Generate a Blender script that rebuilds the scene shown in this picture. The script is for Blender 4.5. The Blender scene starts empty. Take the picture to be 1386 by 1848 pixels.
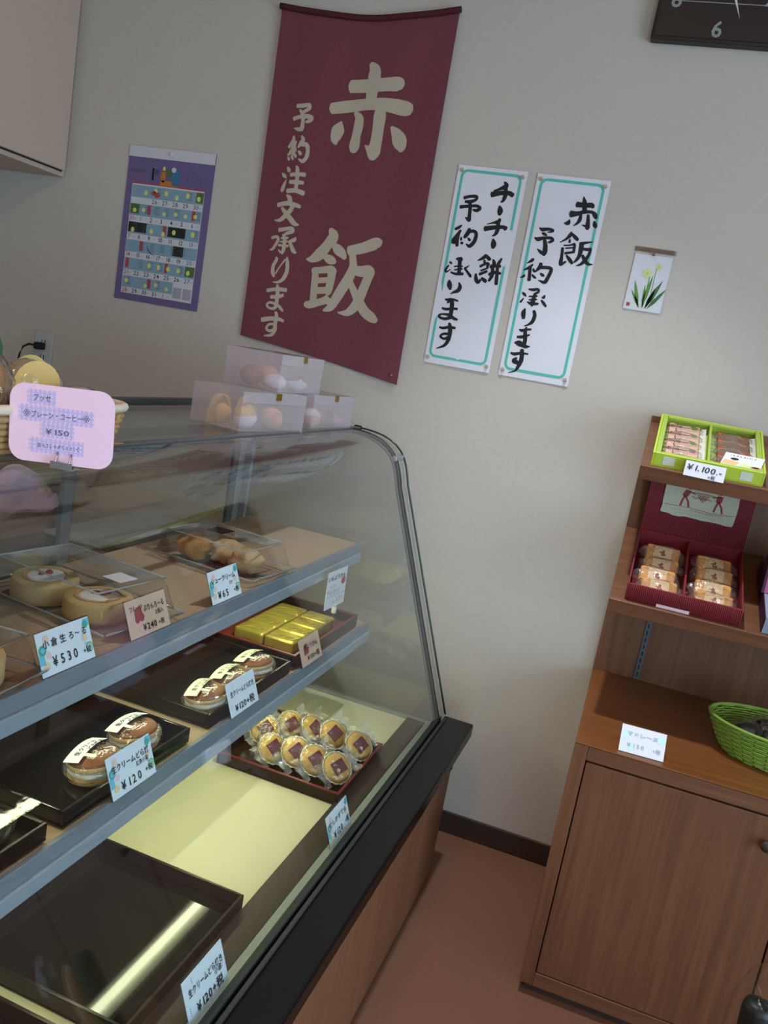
import bpy, math, random
from mathutils import Matrix, Vector
random.seed(7)
R = math.radians
scene = bpy.context.scene
col = scene.collection

# ------------------------------------------------------------------ camera
cam_d = bpy.data.cameras.new('camera')
cam_d.sensor_fit = 'HORIZONTAL'
cam_d.sensor_width = 36.0
cam_d.lens = 1488.95 / 1386 * 36.0
cam_d.clip_start = 0.02
cam = bpy.data.objects.new('camera', cam_d)
col.objects.link(cam)
cam.matrix_world = Matrix(((0.934969, -0.220150, 0.278148, 0.0),
                           (0.310285, 0.127541, -0.942049, -2.3373),
                           (0.171917, 0.967092, 0.187556, 1.40),
                           (0, 0, 0, 1)))
scene.camera = cam

# ------------------------------------------------------------------ world, daylight, exposure
world = bpy.data.worlds.new('sky')
scene.world = world
world.use_nodes = True
bg = world.node_tree.nodes['Background']
bg.inputs[0].default_value = (0.72, 0.84, 1.0, 1)
bg.inputs[1].default_value = 1.2
vs = scene.view_settings
vs.view_transform = 'Standard'
vs.look = 'None'
vs.gamma = 1.0
vs.use_curve_mapping = False
vs.exposure = 0.72


def area_light(name, loc, rot, sx, sy, power, color):
    d = bpy.data.lights.new(name, 'AREA')
    d.shape = 'RECTANGLE'
    d.size, d.size_y = sx, sy
    d.energy = power
    d.color = color
    o = bpy.data.objects.new(name, d)
    o.location = loc
    o.rotation_euler = rot
    col.objects.link(o)
    return o


# daylight falling through the shop window (behind the camera) and the glass door (right wall)
area_light('window_daylight', (1.15, -4.36, 1.5), (R(90), 0, 0), 1.7, 1.7, 25, (0.60, 0.80, 1.0))
area_light('door_daylight', (2.47, -2.4, 1.07), (R(90), 0, R(90)), 2.0, 1.9, 56, (0.56, 0.79, 1.0))

# ------------------------------------------------------------------ helpers
A = 0.024364                      # the display case stands 1.4 degrees off square to the wall
CA, SA = math.cos(A), math.sin(A)


def c2w(x, y, z):                 # display-case axes -> room axes
    return (x * CA + y * SA, -x * SA + y * CA, z)


def lin(h):
    h = h.lstrip('#')
    out = []
    for i in (0, 2, 4):
        c = int(h[i:i + 2], 16) / 255
        out.append(c / 12.92 if c <= 0.04045 else ((c + 0.055) / 1.055) ** 2.4)
    return (*out, 1)


MATS = {}


def new_mat(name):
    m = bpy.data.materials.new(name)
    m.use_nodes = True
    nt = m.node_tree
    for n in list(nt.nodes):
        nt.nodes.remove(n)
    out = nt.nodes.new('ShaderNodeOutputMaterial')
    MATS[name] = m
    return m, nt, out


def N(nt, kind, **kw):
    n = nt.nodes.new(kind)
    for k, v in kw.items():
        if k.startswith('i_'):
            n.inputs[k[2:].replace('_', ' ')].default_value = v
        else:
            setattr(n, k, v)
    return n


def mat(name, c, rough=0.6, var=0.08, scale=40, metal=0.0, spec=0.4, bump=0.0, bscale=200, emit=0, c2=None, coat=0.0):
    """plain surface: base colour varied by noise, optional fine relief"""
    m, nt, out = new_mat(name)
    p = N(nt, 'ShaderNodeBsdfPrincipled')
    p.inputs['Roughness'].default_value = rough
    p.inputs['Metallic'].default_value = metal
    p.inputs['Specular IOR Level'].default_value = spec
    p.inputs['Coat Weight'].default_value = coat
    c1 = lin(c)
    if c2 is None:
        a = tuple(max(0, v * (1 - var)) for v in c1[:3]) + (1,)
        b = tuple(min(1, v * (1 + var)) for v in c1[:3]) + (1,)
    else:
        a, b = c1, lin(c2)
    tc = N(nt, 'ShaderNodeTexCoord')
    if var > 0 or c2:
        no = N(nt, 'ShaderNodeTexNoise')
        no.inputs['Scale'].default_value = scale
        no.inputs['Detail'].default_value = 3
        nt.links.new(tc.outputs['Object'], no.inputs['Vector'])
        mx = N(nt, 'ShaderNodeMix', data_type='RGBA')
        mx.inputs[6].default_value = a
        mx.inputs[7].default_value = b
        nt.links.new(no.outputs['Fac'], mx.inputs[0])
        nt.links.new(mx.outputs[2], p.inputs['Base Color'])
    else:
        p.inputs['Base Color'].default_value = c1
    if bump:
        nb = N(nt, 'ShaderNodeTexNoise')
        nb.inputs['Scale'].default_value = bscale
        nb.inputs['Detail'].default_value = 2
        nt.links.new(tc.outputs['Object'], nb.inputs['Vector'])
        b_ = N(nt, 'ShaderNodeBump')
        b_.inputs['Strength'].default_value = bump
        b_.inputs['Distance'].default_value = 0.002
        nt.links.new(nb.outputs['Fac'], b_.inputs['Height'])
        nt.links.new(b_.outputs['Normal'], p.inputs['Normal'])
    if emit:
        p.inputs['Emission Color'].default_value = c1
        p.inputs['Emission Strength'].default_value = emit
    nt.links.new(p.outputs[0], out.inputs[0])
    return m


def wood(name, ca, cb, axis='z', rough=0.45, scale=1.0, spec=0.4):
    m, nt, out = new_mat(name)
    tc = N(nt, 'ShaderNodeTexCoord')
    mp = N(nt, 'ShaderNodeMapping')
    s = {'x': (1.2, 30, 30), 'y': (30, 1.2, 30), 'z': (30, 30, 1.2)}[axis]
    mp.inputs['Scale'].default_value = tuple(v * scale for v in s)
    nt.links.new(tc.outputs['Object'], mp.inputs['Vector'])
    n1 = N(nt, 'ShaderNodeTexNoise')
    n1.inputs['Scale'].default_value = 1.6
    n1.inputs['Detail'].default_value = 6
    n1.inputs['Roughness'].default_value = 0.65
    n1.inputs['Distortion'].default_value = 0.6
    nt.links.new(mp.outputs[0], n1.inputs['Vector'])
    r = N(nt, 'ShaderNodeValToRGB')
    r.color_ramp.elements[0].position = 0.3
    r.color_ramp.elements[0].color = lin(ca)
    r.color_ramp.elements[1].position = 0.72
    r.color_ramp.elements[1].color = lin(cb)
    nt.links.new(n1.outputs['Fac'], r.inputs[0])
    p = N(nt, 'ShaderNodeBsdfPrincipled')
    p.inputs['Roughness'].default_value = rough
    p.inputs['Specular IOR Level'].default_value = spec
    nt.links.new(r.outputs[0], p.inputs['Base Color'])
    nt.links.new(p.outputs[0], out.inputs[0])
    return m


def glass(name, tint='#f2f8f4', ior=1.5, rough=0.0, bump=0.0, bscale=60, haze=0.0, hazecol='#ffffff', boost=1.0):
    """thin clear sheet: straight-through transmission + Fresnel reflection"""
    m, nt, out = new_mat(name)
    geo = N(nt, 'ShaderNodeNewGeometry')
    mi = N(nt, 'ShaderNodeMix', data_type='FLOAT')
    mi.inputs[2].default_value = ior
    mi.inputs[3].default_value = 1.0 / ior
    nt.links.new(geo.outputs['Backfacing'], mi.inputs[0])
    fr = N(nt, 'ShaderNodeFresnel')
    nt.links.new(mi.outputs[0], fr.inputs['IOR'])
    tr = N(nt, 'ShaderNodeBsdfTransparent')
    tr.inputs[0].default_value = lin(tint)
    gl = N(nt, 'ShaderNodeBsdfGlossy')
    gl.inputs['Roughness'].default_value = rough
    if bump:
        tc = N(nt, 'ShaderNodeTexCoord')
        nb = N(nt, 'ShaderNodeTexNoise')
        nb.inputs['Scale'].default_value = bscale
        nb.inputs['Detail'].default_value = 3
        nt.links.new(tc.outputs['Object'], nb.inputs['Vector'])
        b_ = N(nt, 'ShaderNodeBump')
        b_.inputs['Strength'].default_value = bump
        b_.inputs['Distance'].default_value = 0.01
        nt.links.new(nb.outputs['Fac'], b_.inputs['Height'])
        nt.links.new(b_.outputs['Normal'], gl.inputs['Normal'])
        nt.links.new(b_.outputs['Normal'], fr.inputs['Normal'])
    base = tr
    if haze:
        df = N(nt, 'ShaderNodeBsdfDiffuse')
        df.inputs[0].default_value = lin(hazecol)
        tl = N(nt, 'ShaderNodeBsdfTranslucent')
        tl.inputs[0].default_value = lin(hazecol)
        mh = N(nt, 'ShaderNodeMixShader')
        mh.inputs[0].default_value = 0.5
        nt.links.new(df.outputs[0], mh.inputs[1])
        nt.links.new(tl.outputs[0], mh.inputs[2])
        m2 = N(nt, 'ShaderNodeMixShader')
        m2.inputs[0].default_value = haze
        nt.links.new(tr.outputs[0], m2.inputs[1])
        nt.links.new(mh.outputs[0], m2.inputs[2])
        base = m2
    fac = fr.outputs[0]
    if boost != 1.0:
        mm = N(nt, 'ShaderNodeMath', operation='MULTIPLY', use_clamp=True)
        mm.inputs[1].default_value = boost
        nt.links.new(fac, mm.inputs[0])
        fac = mm.outputs[0]
    mx = N(nt, 'ShaderNodeMixShader')
    nt.links.new(fac, mx.inputs[0])
    nt.links.new(base.outputs[0], mx.inputs[1])
    nt.links.new(gl.outputs[0], mx.inputs[2])
    nt.links.new(mx.outputs[0], out.inputs[0])
    return m


class MB:
    """collects shapes, then links them as ONE mesh object"""

    def __init__(self):
        self.v, self.f, self.m, self.s = [], [], [], []

    def add(self, verts, faces, mi=0, T=None, smooth=False):
        o = len(self.v)
        if T is not None:
            verts = [tuple(T @ Vector(p)) for p in verts]
        self.v += [tuple(p) for p in verts]
        for f in faces:
            self.f.append([i + o for i in f])
            self.m.append(mi)
            self.s.append(smooth)
        return self

    def box(self, x0, x1, y0, y1, z0, z1, mi=0, T=None):
        v = [(x0, y0, z0), (x1, y0, z0), (x1, y1, z0), (x0, y1, z0), (x0, y0, z1), (x1, y0, z1), (x1, y1, z1), (x0, y1, z1)]
        f = [(0, 3, 2, 1), (4, 5, 6, 7), (0, 1, 5, 4), (1, 2, 6, 5), (2, 3, 7, 6), (3, 0, 4, 7)]
        return self.add(v, f, mi, T)

    def quad(self, a, b, c, d, mi=0, T=None):
        return self.add([a, b, c, d], [(0, 1, 2, 3)], mi, T)

    def prism(self, poly, y0, y1, mi=0, T=None, smooth=False):
        """polygon in (x, z) extruded along y"""
        n = len(poly)
        v = [(x, y0, z) for x, z in poly] + [(x, y1, z) for x, z in poly]
        f = [tuple(range(n)), tuple(range(2 * n - 1, n - 1, -1))]
        self.add(v, f, mi, T)
        o = len(self.v) - 2 * n
        for i in range(n):
            j = (i + 1) % n
            self.f.append([o + i, o + n + i, o + n + j, o + j])
            self.m.append(mi)
            self.s.append(smooth)
        return self

    def strip(self, line, y0, y1, th, mi=0, T=None):
        """open (x, z) profile with thickness th (inwards), extruded along y; profile normals to the left"""
        n = len(line)
        inner = []
        for i in range(n):
            a = line[max(0, i - 1)]
            b = line[min(n - 1, i + 1)]
            dx, dz = b[0] - a[0], b[1] - a[1]
            L = math.hypot(dx, dz)
            inner.append((line[i][0] + dz / L * th, line[i][1] - dx / L * th))
        v = [(x, y0, z) for x, z in line] + [(x, y1, z) for x, z in line] + [(x, y0, z) for x, z in inner] + [(x, y1, z) for x, z in inner]
        f = []
        for i in range(n - 1):
            f.append((i, i + 1, n + i + 1, n + i))
            f.append((2 * n + i, 3 * n + i, 3 * n + i + 1, 2 * n + i + 1))
        self.add(v[:2 * n], f[0::2], mi, T, True)
        self.add(v[2 * n:], [tuple(q - 2 * n for q in g) for g in f[1::2]], mi, T, True)
        f = []
        for i in range(n - 1):
            f.append((i, 2 * n + i, 2 * n + i + 1, i + 1))
            f.append((n + i, n + i + 1, 3 * n + i + 1, 3 * n + i))
        f.append((0, n, 3 * n, 2 * n))
        f.append((n - 1, 3 * n - 1, 4 * n - 1, 2 * n - 1))
        return self.add(v, f, mi, T, False)

    def cyl(self, x, y, z0, z1, r, n=16, mi=0, T=None, r2=None, smooth=True):
        r2 = r if r2 is None else r2
        v = [(x + r * math.cos(2 * math.pi * i / n), y + r * math.sin(2 * math.pi * i / n), z0) for i in range(n)]
        v += [(x + r2 * math.cos(2 * math.pi * i / n), y + r2 * math.sin(2 * math.pi * i / n), z1) for i in range(n)]
        self.add(v, [tuple(range(n - 1, -1, -1)), tuple(range(n, 2 * n))], mi, T)
        o = len(self.v) - 2 * n
        for i in range(n):
            j = (i + 1) % n
            self.f.append([o + i, o + j, o + n + j, o + n + i])
            self.m.append(mi)
            self.s.append(smooth)
        return self

    def tube(self, pts, r, n=8, mi=0, T=None, closed=False):
        pts = [Vector(p) for p in pts]
        k = len(pts)
        v, f = [], []
        up = Vector((0, 0, 1))
        for i in range(k):
            a = pts[(i - 1) % k] if (closed or i > 0) else pts[0]
            b = pts[(i + 1) % k] if (closed or i < k - 1) else pts[-1]
            d = (b - a).normalized()
            u = up if abs(d.dot(up)) < 0.95 else Vector((1, 0, 0))
            s = d.cross(u).normalized()
            t = s.cross(d)
            rr = r[i] if isinstance(r, (list, tuple)) else r
            for q in range(n):
                w = 2 * math.pi * q / n
                v.append(pts[i] + rr * (math.cos(w) * s + math.sin(w) * t))
        for i in range(k if closed else k - 1):
            j = (i + 1) % k
            for q in range(n):
                q2 = (q + 1) % n
                f.append((i * n + q, i * n + q2, j * n + q2, j * n + q))
        if not closed:
            f.append(tuple(range(n - 1, -1, -1)))
            f.append(tuple(range((k - 1) * n, k * n)))
        return self.add(v, f, mi, T, True)

    def lathe(self, prof, n=24, mi=0, T=None, sx=1.0, sy=1.0, cap=True, wob=None):
        v, f = [], []
        k = len(prof)
        for j, (r, z) in enumerate(prof):
            for i in range(n):
                w = 2 * math.pi * i / n
                q = r * (1 + (wob(w, j) if wob else 0))
                v.append((q * math.cos(w) * sx, q * math.sin(w) * sy, z))
        for j in range(k - 1):
            for i in range(n):
                i2 = (i + 1) % n
                f.append((j * n + i, j * n + i2, (j + 1) * n + i2, (j + 1) * n + i))
        if cap:
            f.append(tuple(range(n - 1, -1, -1)))
            f.append(tuple(range((k - 1) * n, k * n)))
        return self.add(v, f, mi, T, True)

    def blob(self, cx, cy, cz, rx, ry, rz, n=20, k=12, amp=0.0, mi=0, T=None, seed=0, freq=3):
        """ellipsoid with lumps"""
        rnd = random.Random(seed)
        ph = [(rnd.uniform(0, 6.28), rnd.uniform(0, 6.28), rnd.randint(1, freq + 1), rnd.randint(1, freq + 1)) for _ in range(4)]
        v, f = [], []
        for j in range(k + 1):
            t = math.pi * j / k
            for i in range(n):
                w = 2 * math.pi * i / n
                q = 1 + amp * math.sin(t) * sum(math.sin(a * w + p) * math.sin(b * t + s) for p, s, a, b in ph) / 2
                v.append((cx + rx * q * math.sin(t) * math.cos(w), cy + ry * q * math.sin(t) * math.sin(w), cz - rz * q * math.cos(t)))
        for j in range(k):
            for i in range(n):
                i2 = (i + 1) % n
                f.append((j * n + i, j * n + i2, (j + 1) * n + i2, (j + 1) * n + i))
        return self.add(v, f, mi, T, True)

    def disc(self, x, z, r, y=-0.0006, n=20, mi=0, rz=None, T=None, r_in=0.0):
        """flat printed disc or ring in the x-z plane facing -y"""
        rz = r if rz is None else rz
        P = [(x + r * math.cos(2 * math.pi * i / n), y, z + rz * math.sin(2 * math.pi * i / n)) for i in range(n)]
        if not r_in:
            return self.add(P, [tuple(range(n))], mi, T)
        k = r_in / r
        Q = [(x + (p[0] - x) * k, y, z + (p[2] - z) * k) for p in P]
        return self.add(P + Q, [(i, (i + 1) % n, n + (i + 1) % n, n + i) for i in range(n)], mi, T)

    def rect(self, x0, x1, z0, z1, y=-0.0006, mi=0, T=None):
        return self.add([(x0, y, z0), (x1, y, z0), (x1, y, z1), (x0, y, z1)], [(0, 1, 2, 3)], mi, T)

    def build(self, name, mats, parent=None, bevel=0.0, seg=2, org=(0, 0, 0), kind=None, label=None, sub=0):
        me = bpy.data.meshes.new(name)
        if any(org):
            vv = [(x - org[0], y - org[1], z - org[2]) for x, y, z in self.v]
        else:
            vv = self.v
        me.from_pydata(vv, [], self.f)
        mats = mats if isinstance(mats, (list, tuple)) else [mats]
        for q in mats:
            me.materials.append(MATS[q])
        me.polygons.foreach_set('material_index', self.m)
        me.polygons.foreach_set('use_smooth', self.s)
        me.update()
        o = bpy.data.objects.new(name, me)
        col.objects.link(o)
        if parent is not None:
            o.parent = parent
        if bevel:
            b = o.modifiers.new('bevel', 'BEVEL')
            b.width = bevel
            b.segments = seg
            b.limit_method = 'ANGLE'
            b.angle_limit = R(40)
        if sub:
            s = o.modifiers.new('subdivision', 'SUBSURF')
            s.levels = s.render_levels = sub
        if kind:
            o['kind'] = kind
        if label:
            o['label'] = label
        return o


def tag(o, label, cat, group=None):
    o['label'] = label
    o['category'] = cat
    if group:
        o['group'] = group
    return o


def thing(name, label, cat, loc=(0, 0, 0), rot=(0, 0, 0), group=None, case=False):
    """an Empty at the thing's base; case=True: loc in display-case axes"""
    o = bpy.data.objects.new(name, None)
    col.objects.link(o)
    o.empty_display_size = 0.05
    if case:
        o.location = c2w(*loc)
        o.rotation_euler = (rot[0], rot[1], rot[2] - A)
    else:
        o.location = loc
        o.rotation_euler = rot
    return tag(o, label, cat, group)


def copy_thing(root, label, loc, rot, case=False):
    r = root.copy()
    col.objects.link(r)
    if case:
        r.location = c2w(*loc)
        r.rotation_euler = (rot[0], rot[1], rot[2] - A)
    else:
        r.location = loc
        r.rotation_euler = rot
    r['label'] = label
    for ch in [q for q in bpy.data.objects if q.parent == root]:
        c = ch.copy()
        col.objects.link(c)
        c.parent = r
        for g in [q for q in bpy.data.objects if q.parent == ch]:
            d = g.copy()
            col.objects.link(d)
            d.parent = c
    return r


def structure(o):
    o['kind'] = 'structure'
    return o


GC = {}


def glyph(ch, bold):
    key = (ch, bold)
    if key not in GC:
        cu = bpy.data.curves.new('glyph', 'FONT')
        cu.body = ch
        cu.resolution_u = 2
        cu.offset = bold
        ob = bpy.data.objects.new('glyph', cu)
        col.objects.link(ob)
        bpy.context.view_layer.update()
        me = bpy.data.meshes.new_from_object(ob.evaluated_get(bpy.context.evaluated_depsgraph_get()))
        vs_ = [(v.co.x, v.co.y) for v in me.vertices]
        fs = [tuple(p.vertices) for p in me.polygons]
        bpy.data.objects.remove(ob)
        bpy.data.curves.remove(cu)
        bpy.data.meshes.remove(me)
        wide = ord(ch) > 0x2e00
        adv = 1.0 if wide else ((max(x for x, y in vs_) + 0.09) if vs_ else 0.3)
        GC[key] = (vs_, fs, adv)
    return GC[key]


def text(mb, s, x, z, size, mi=0, bold=0.0, align='l', width=None, slant=0.0, rot=0.0, y=-0.0007, vertical=False, track=0.0, T=None):
    """flat lettering in the x-z plane facing -y; width squeezes or stretches the line to fit"""
    gl = [glyph(c, bold) for c in s]
    tot = sum(g[2] + track for g in gl) * size
    k = 1.0 if width is None else width / tot
    px = 0.0
    off = {'l': 0, 'c': -tot * k / 2, 'r': -tot * k}[align]
    cr, sr = math.cos(rot), math.sin(rot)
    for g in gl:
        vv = []
        for gx, gy in g[0]:
            if vertical:
                lx, lz = (gx - 0.5) * size, (gy - 0.85) * size - px
            else:
                lx, lz = off + (px + gx * size) * k + slant * gy * size, gy * size
            vv.append((x + lx * cr - lz * sr, y, z + lx * sr + lz * cr))
        mb.add(vv, g[1], mi, T)
        px += (g[2] + track) * size


def fine_print(mb, x, z, width, size, mi=0, y=-0.0007, T=None, seed=1, vertical=False):
    """a line of print too small to read: short uneven strokes"""
    rnd_ = random.Random(seed)
    p = 0.0
    while p < width - size * .5:
        w_ = size * rnd_.uniform(.35, .8)
        for q in range(3):
            a, b = rnd_.uniform(0, .5), rnd_.uniform(.5, 1)
            h_ = size * (.1 + .32 * q)
            if vertical:
                mb.rect(x + (a - .5) * size, x + (b - .5) * size, z - p - h_ - size * .12, z - p - h_, y, mi, T)
            else:
                mb.rect(x + p + a * w_, x + p + b * w_, z + h_, z + h_ + size * .14, y, mi, T)
        p += (size if vertical else w_) + size * .25


def brush(mb, strokes, mi=0, y=-0.001, yf=None):
    """brush strokes 'x,z,width ...' (millimetres on the wall), one stroke per line"""
    for line in strokes.strip().split('\n'):
        P = [tuple(float(q) / 1000 for q in t.split(',')) for t in line.split()]
        pts = []
        n = len(P)
        for i in range(n - 1):
            p0, p1, p2, p3 = P[max(0, i - 1)], P[i], P[i + 1], P[min(n - 1, i + 2)]
            for q in range(6):
                t = q / 6
                c = []
                for a in range(3):
                    m1, m2 = (p2[a] - p0[a]) / 2, (p3[a] - p1[a]) / 2
                    h = (2 * t ** 3 - 3 * t ** 2 + 1) * p1[a] + (t ** 3 - 2 * t ** 2 + t) * m1 + (-2 * t ** 3 + 3 * t ** 2) * p2[a] + (t ** 3 - t ** 2) * m2
                    c.append(h)
                pts.append(tuple(c))
        pts.append(P[-1])
        L, Rr = [], []
        for i, p in enumerate(pts):
            a, b = pts[max(0, i - 1)], pts[min(len(pts) - 1, i + 1)]
            dx, dz = b[0] - a[0], b[1] - a[1]
            d = math.hypot(dx, dz) or 1
            w = max(0.0008, p[2] / 2)
            L.append((p[0] - dz / d * w, p[1] + dx / d * w))
            Rr.append((p[0] + dz / d * w, p[1] - dx / d * w))
        def cap(p, q, s):
            dx, dz = p[0] - q[0], p[1] - q[1]
            d = math.hypot(dx, dz) or 1
            w = p[2] / 2
            return [(p[0] + dx / d * w * 0.45 * math.cos(t) + s * dz / d * w * math.sin(t) * 0.85, p[1] + dz / d * w * 0.45 * math.cos(t) - s * dx / d * w * math.sin(t) * 0.85) for t in (-0.9, 0, 0.9)]
        m = len(L)
        V2 = L + Rr
        F2 = [(i, m + i, m + i + 1, i + 1) for i in range(m - 1)]
        o = len(V2)
        V2 += cap(pts[-1], pts[-2], 1)
        F2.append((m - 1, 2 * m - 1, o + 2, o + 1, o))
        o = len(V2)
        V2 += cap(pts[0], pts[1], 1)
        F2.append((m, 0, o + 2, o + 1, o))
        mb.add([(a, (yf(a, b) if yf else 0) + y, b) for a, b in V2], F2, mi)

# brush lettering traced as strokes: x,z,width in millimetres on the wall
BANNER = """
-954,2176,13 -940,2160,34 -937,2137,38 -937,2101,35 -937,2076,33
-1004,2112,35 -953,2117,36 -897,2124,36 -863,2127,38 -850,2124,25
-1051,2048,30 -1009,2057,33 -938,2069,31 -887,2071,36 -835,2066,40 -814,2064,30
-979,2044,10 -964,2030,25 -962,2008,29 -964,1982,27 -965,1954,32 -966,1939,20
-904,2055,31 -902,2039,37 -901,2006,34 -901,1969,35 -904,1941,39 -905,1925,21
-933,1959,2 -918,1949,21 -906,1941,29
-1016,2017,4 -1021,1997,36 -1025,1980,35 -1026,1965,26 -1022,1954,8
-863,2014,8 -847,2000,29 -833,1981,42 -825,1963,31 -823,1953,13
-998,1720,12 -985,1701,34 -999,1674,31 -1020,1645,35 -1042,1629,21 -1059,1627,4
-980,1680,12 -967,1668,28 -950,1657,26 -938,1644,12
-1004,1642,14 -988,1636,25 -974,1632,22 -965,1629,10
-1025,1604,19 -1021,1565,22 -1017,1511,22
-1033,1596,18 -995,1604,20 -974,1607,23 -964,1598,19
-971,1601,26 -971,1579,25 -973,1547,22 -975,1535,12
-1020,1569,17 -973,1578,16
-1020,1540,19 -972,1548,20
-1042,1499,15 -1028,1498,23 -1001,1508,21 -974,1520,23
-980,1529,12 -964,1513,21
-930,1667,28 -890,1680,31 -851,1698,34 -840,1694,22
-923,1675,20 -914,1646,21 -910,1623,24 -917,1593,30 -933,1557,31 -947,1526,29 -960,1500,23 -980,1488,6
-910,1615,26 -885,1615,30 -860,1618,34 -851,1606,24
-855,1615,28 -864,1581,28 -875,1540,30 -886,1513,29 -906,1493,20 -934,1489,4
-911,1580,18 -893,1553,22 -873,1527,28 -852,1504,30 -826,1490,28 -810,1483,14
-1157,2045,11 -1137,2047,12 -1119,2050,11 -1117,2041,11 -1130,2032,10 -1138,2028,9
-1146,2035,6 -1136,2026,13
-1162,2009,12 -1143,2016,11 -1121,2019,13 -1106,2016,13 -1110,2008,11 -1122,2003,6
-1134,2024,11 -1131,2004,12 -1131,1985,13 -1132,1978,6
-1157,1984,2 -1142,1982,11 -1131,1983,9
-1153,1963,6 -1153,1949,12 -1162,1934,10 -1165,1929,6
-1143,1949,6 -1148,1937,11 -1157,1916,10 -1165,1909,5
-1146,1935,10 -1147,1917,12 -1148,1909,6
-1163,1905,4 -1159,1898,9 -1159,1894,4
-1153,1908,5 -1147,1901,8 -1145,1896,3
-1145,1915,6 -1139,1908,9 -1137,1903,3
-1143,1931,6 -1141,1922,9
-1128,1965,6 -1122,1955,12 -1128,1943,12 -1135,1932,5
-1126,1941,11 -1110,1942,13 -1103,1929,12 -1104,1909,12 -1114,1896,11 -1128,1901,4
-1132,1923,5 -1125,1917,11 -1121,1913,4
-1159,1876,5 -1153,1867,12 -1150,1862,4
-1174,1857,4 -1166,1851,12 -1159,1846,5
-1157,1842,2 -1162,1826,10 -1166,1811,12 -1165,1806,7
-1131,1881,6 -1126,1871,12 -1123,1840,12 -1123,1814,12
-1146,1855,11 -1123,1859,11 -1100,1860,12
-1145,1835,11 -1122,1837,12 -1102,1837,10
-1150,1809,13 -1123,1813,13 -1096,1808,14
-1149,1798,5 -1138,1790,15 -1135,1776,13
-1174,1767,13 -1142,1775,13 -1111,1772,12 -1101,1769,9
-1125,1768,13 -1132,1753,14 -1146,1737,14 -1160,1725,11 -1177,1723,3
-1159,1761,7 -1148,1751,13 -1129,1735,15 -1112,1721,14 -1098,1719,4
-1158,1697,12 -1138,1702,11 -1119,1707,10 -1114,1699,12 -1128,1692,10 -1139,1685,8
-1141,1686,8 -1135,1670,11 -1134,1645,12 -1138,1631,8
-1151,1641,3 -1142,1634,8
-1147,1675,6 -1125,1678,7
-1149,1664,5 -1124,1668,5
-1153,1654,7 -1121,1655,7
-1178,1672,9 -1162,1677,9 -1156,1669,10 -1163,1653,9 -1170,1641,9 -1180,1637,3
-1102,1682,6 -1105,1675,12 -1117,1670,8
-1120,1670,8 -1111,1656,11 -1102,1643,12 -1093,1639,4
-1155,1618,6 -1152,1612,10 -1160,1593,11 -1159,1574,12 -1153,1562,7
-1150,1571,5 -1138,1594,4 -1124,1616,6
-1120,1623,6 -1116,1607,11 -1114,1584,12 -1121,1562,12 -1135,1549,8 -1154,1546,3
-1169,1519,11 -1138,1527,11 -1107,1529,12
-1154,1502,11 -1132,1506,11 -1115,1513,10
-1139,1541,6 -1135,1528,12 -1133,1501,12 -1133,1481,12 -1137,1471,10
-1137,1470,9 -1153,1469,7 -1163,1476,7 -1157,1485,7 -1142,1485,8 -1125,1479,10 -1112,1469,8 -1110,1465,3
-1173,1431,14 -1145,1439,13 -1117,1441,11 -1103,1438,9
-1132,1461,7 -1127,1449,12 -1128,1425,12 -1127,1409,13 -1135,1392,10 -1159,1385,3
-1130,1425,8 -1147,1421,7 -1154,1409,8 -1144,1402,8 -1131,1408,8
"""
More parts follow.
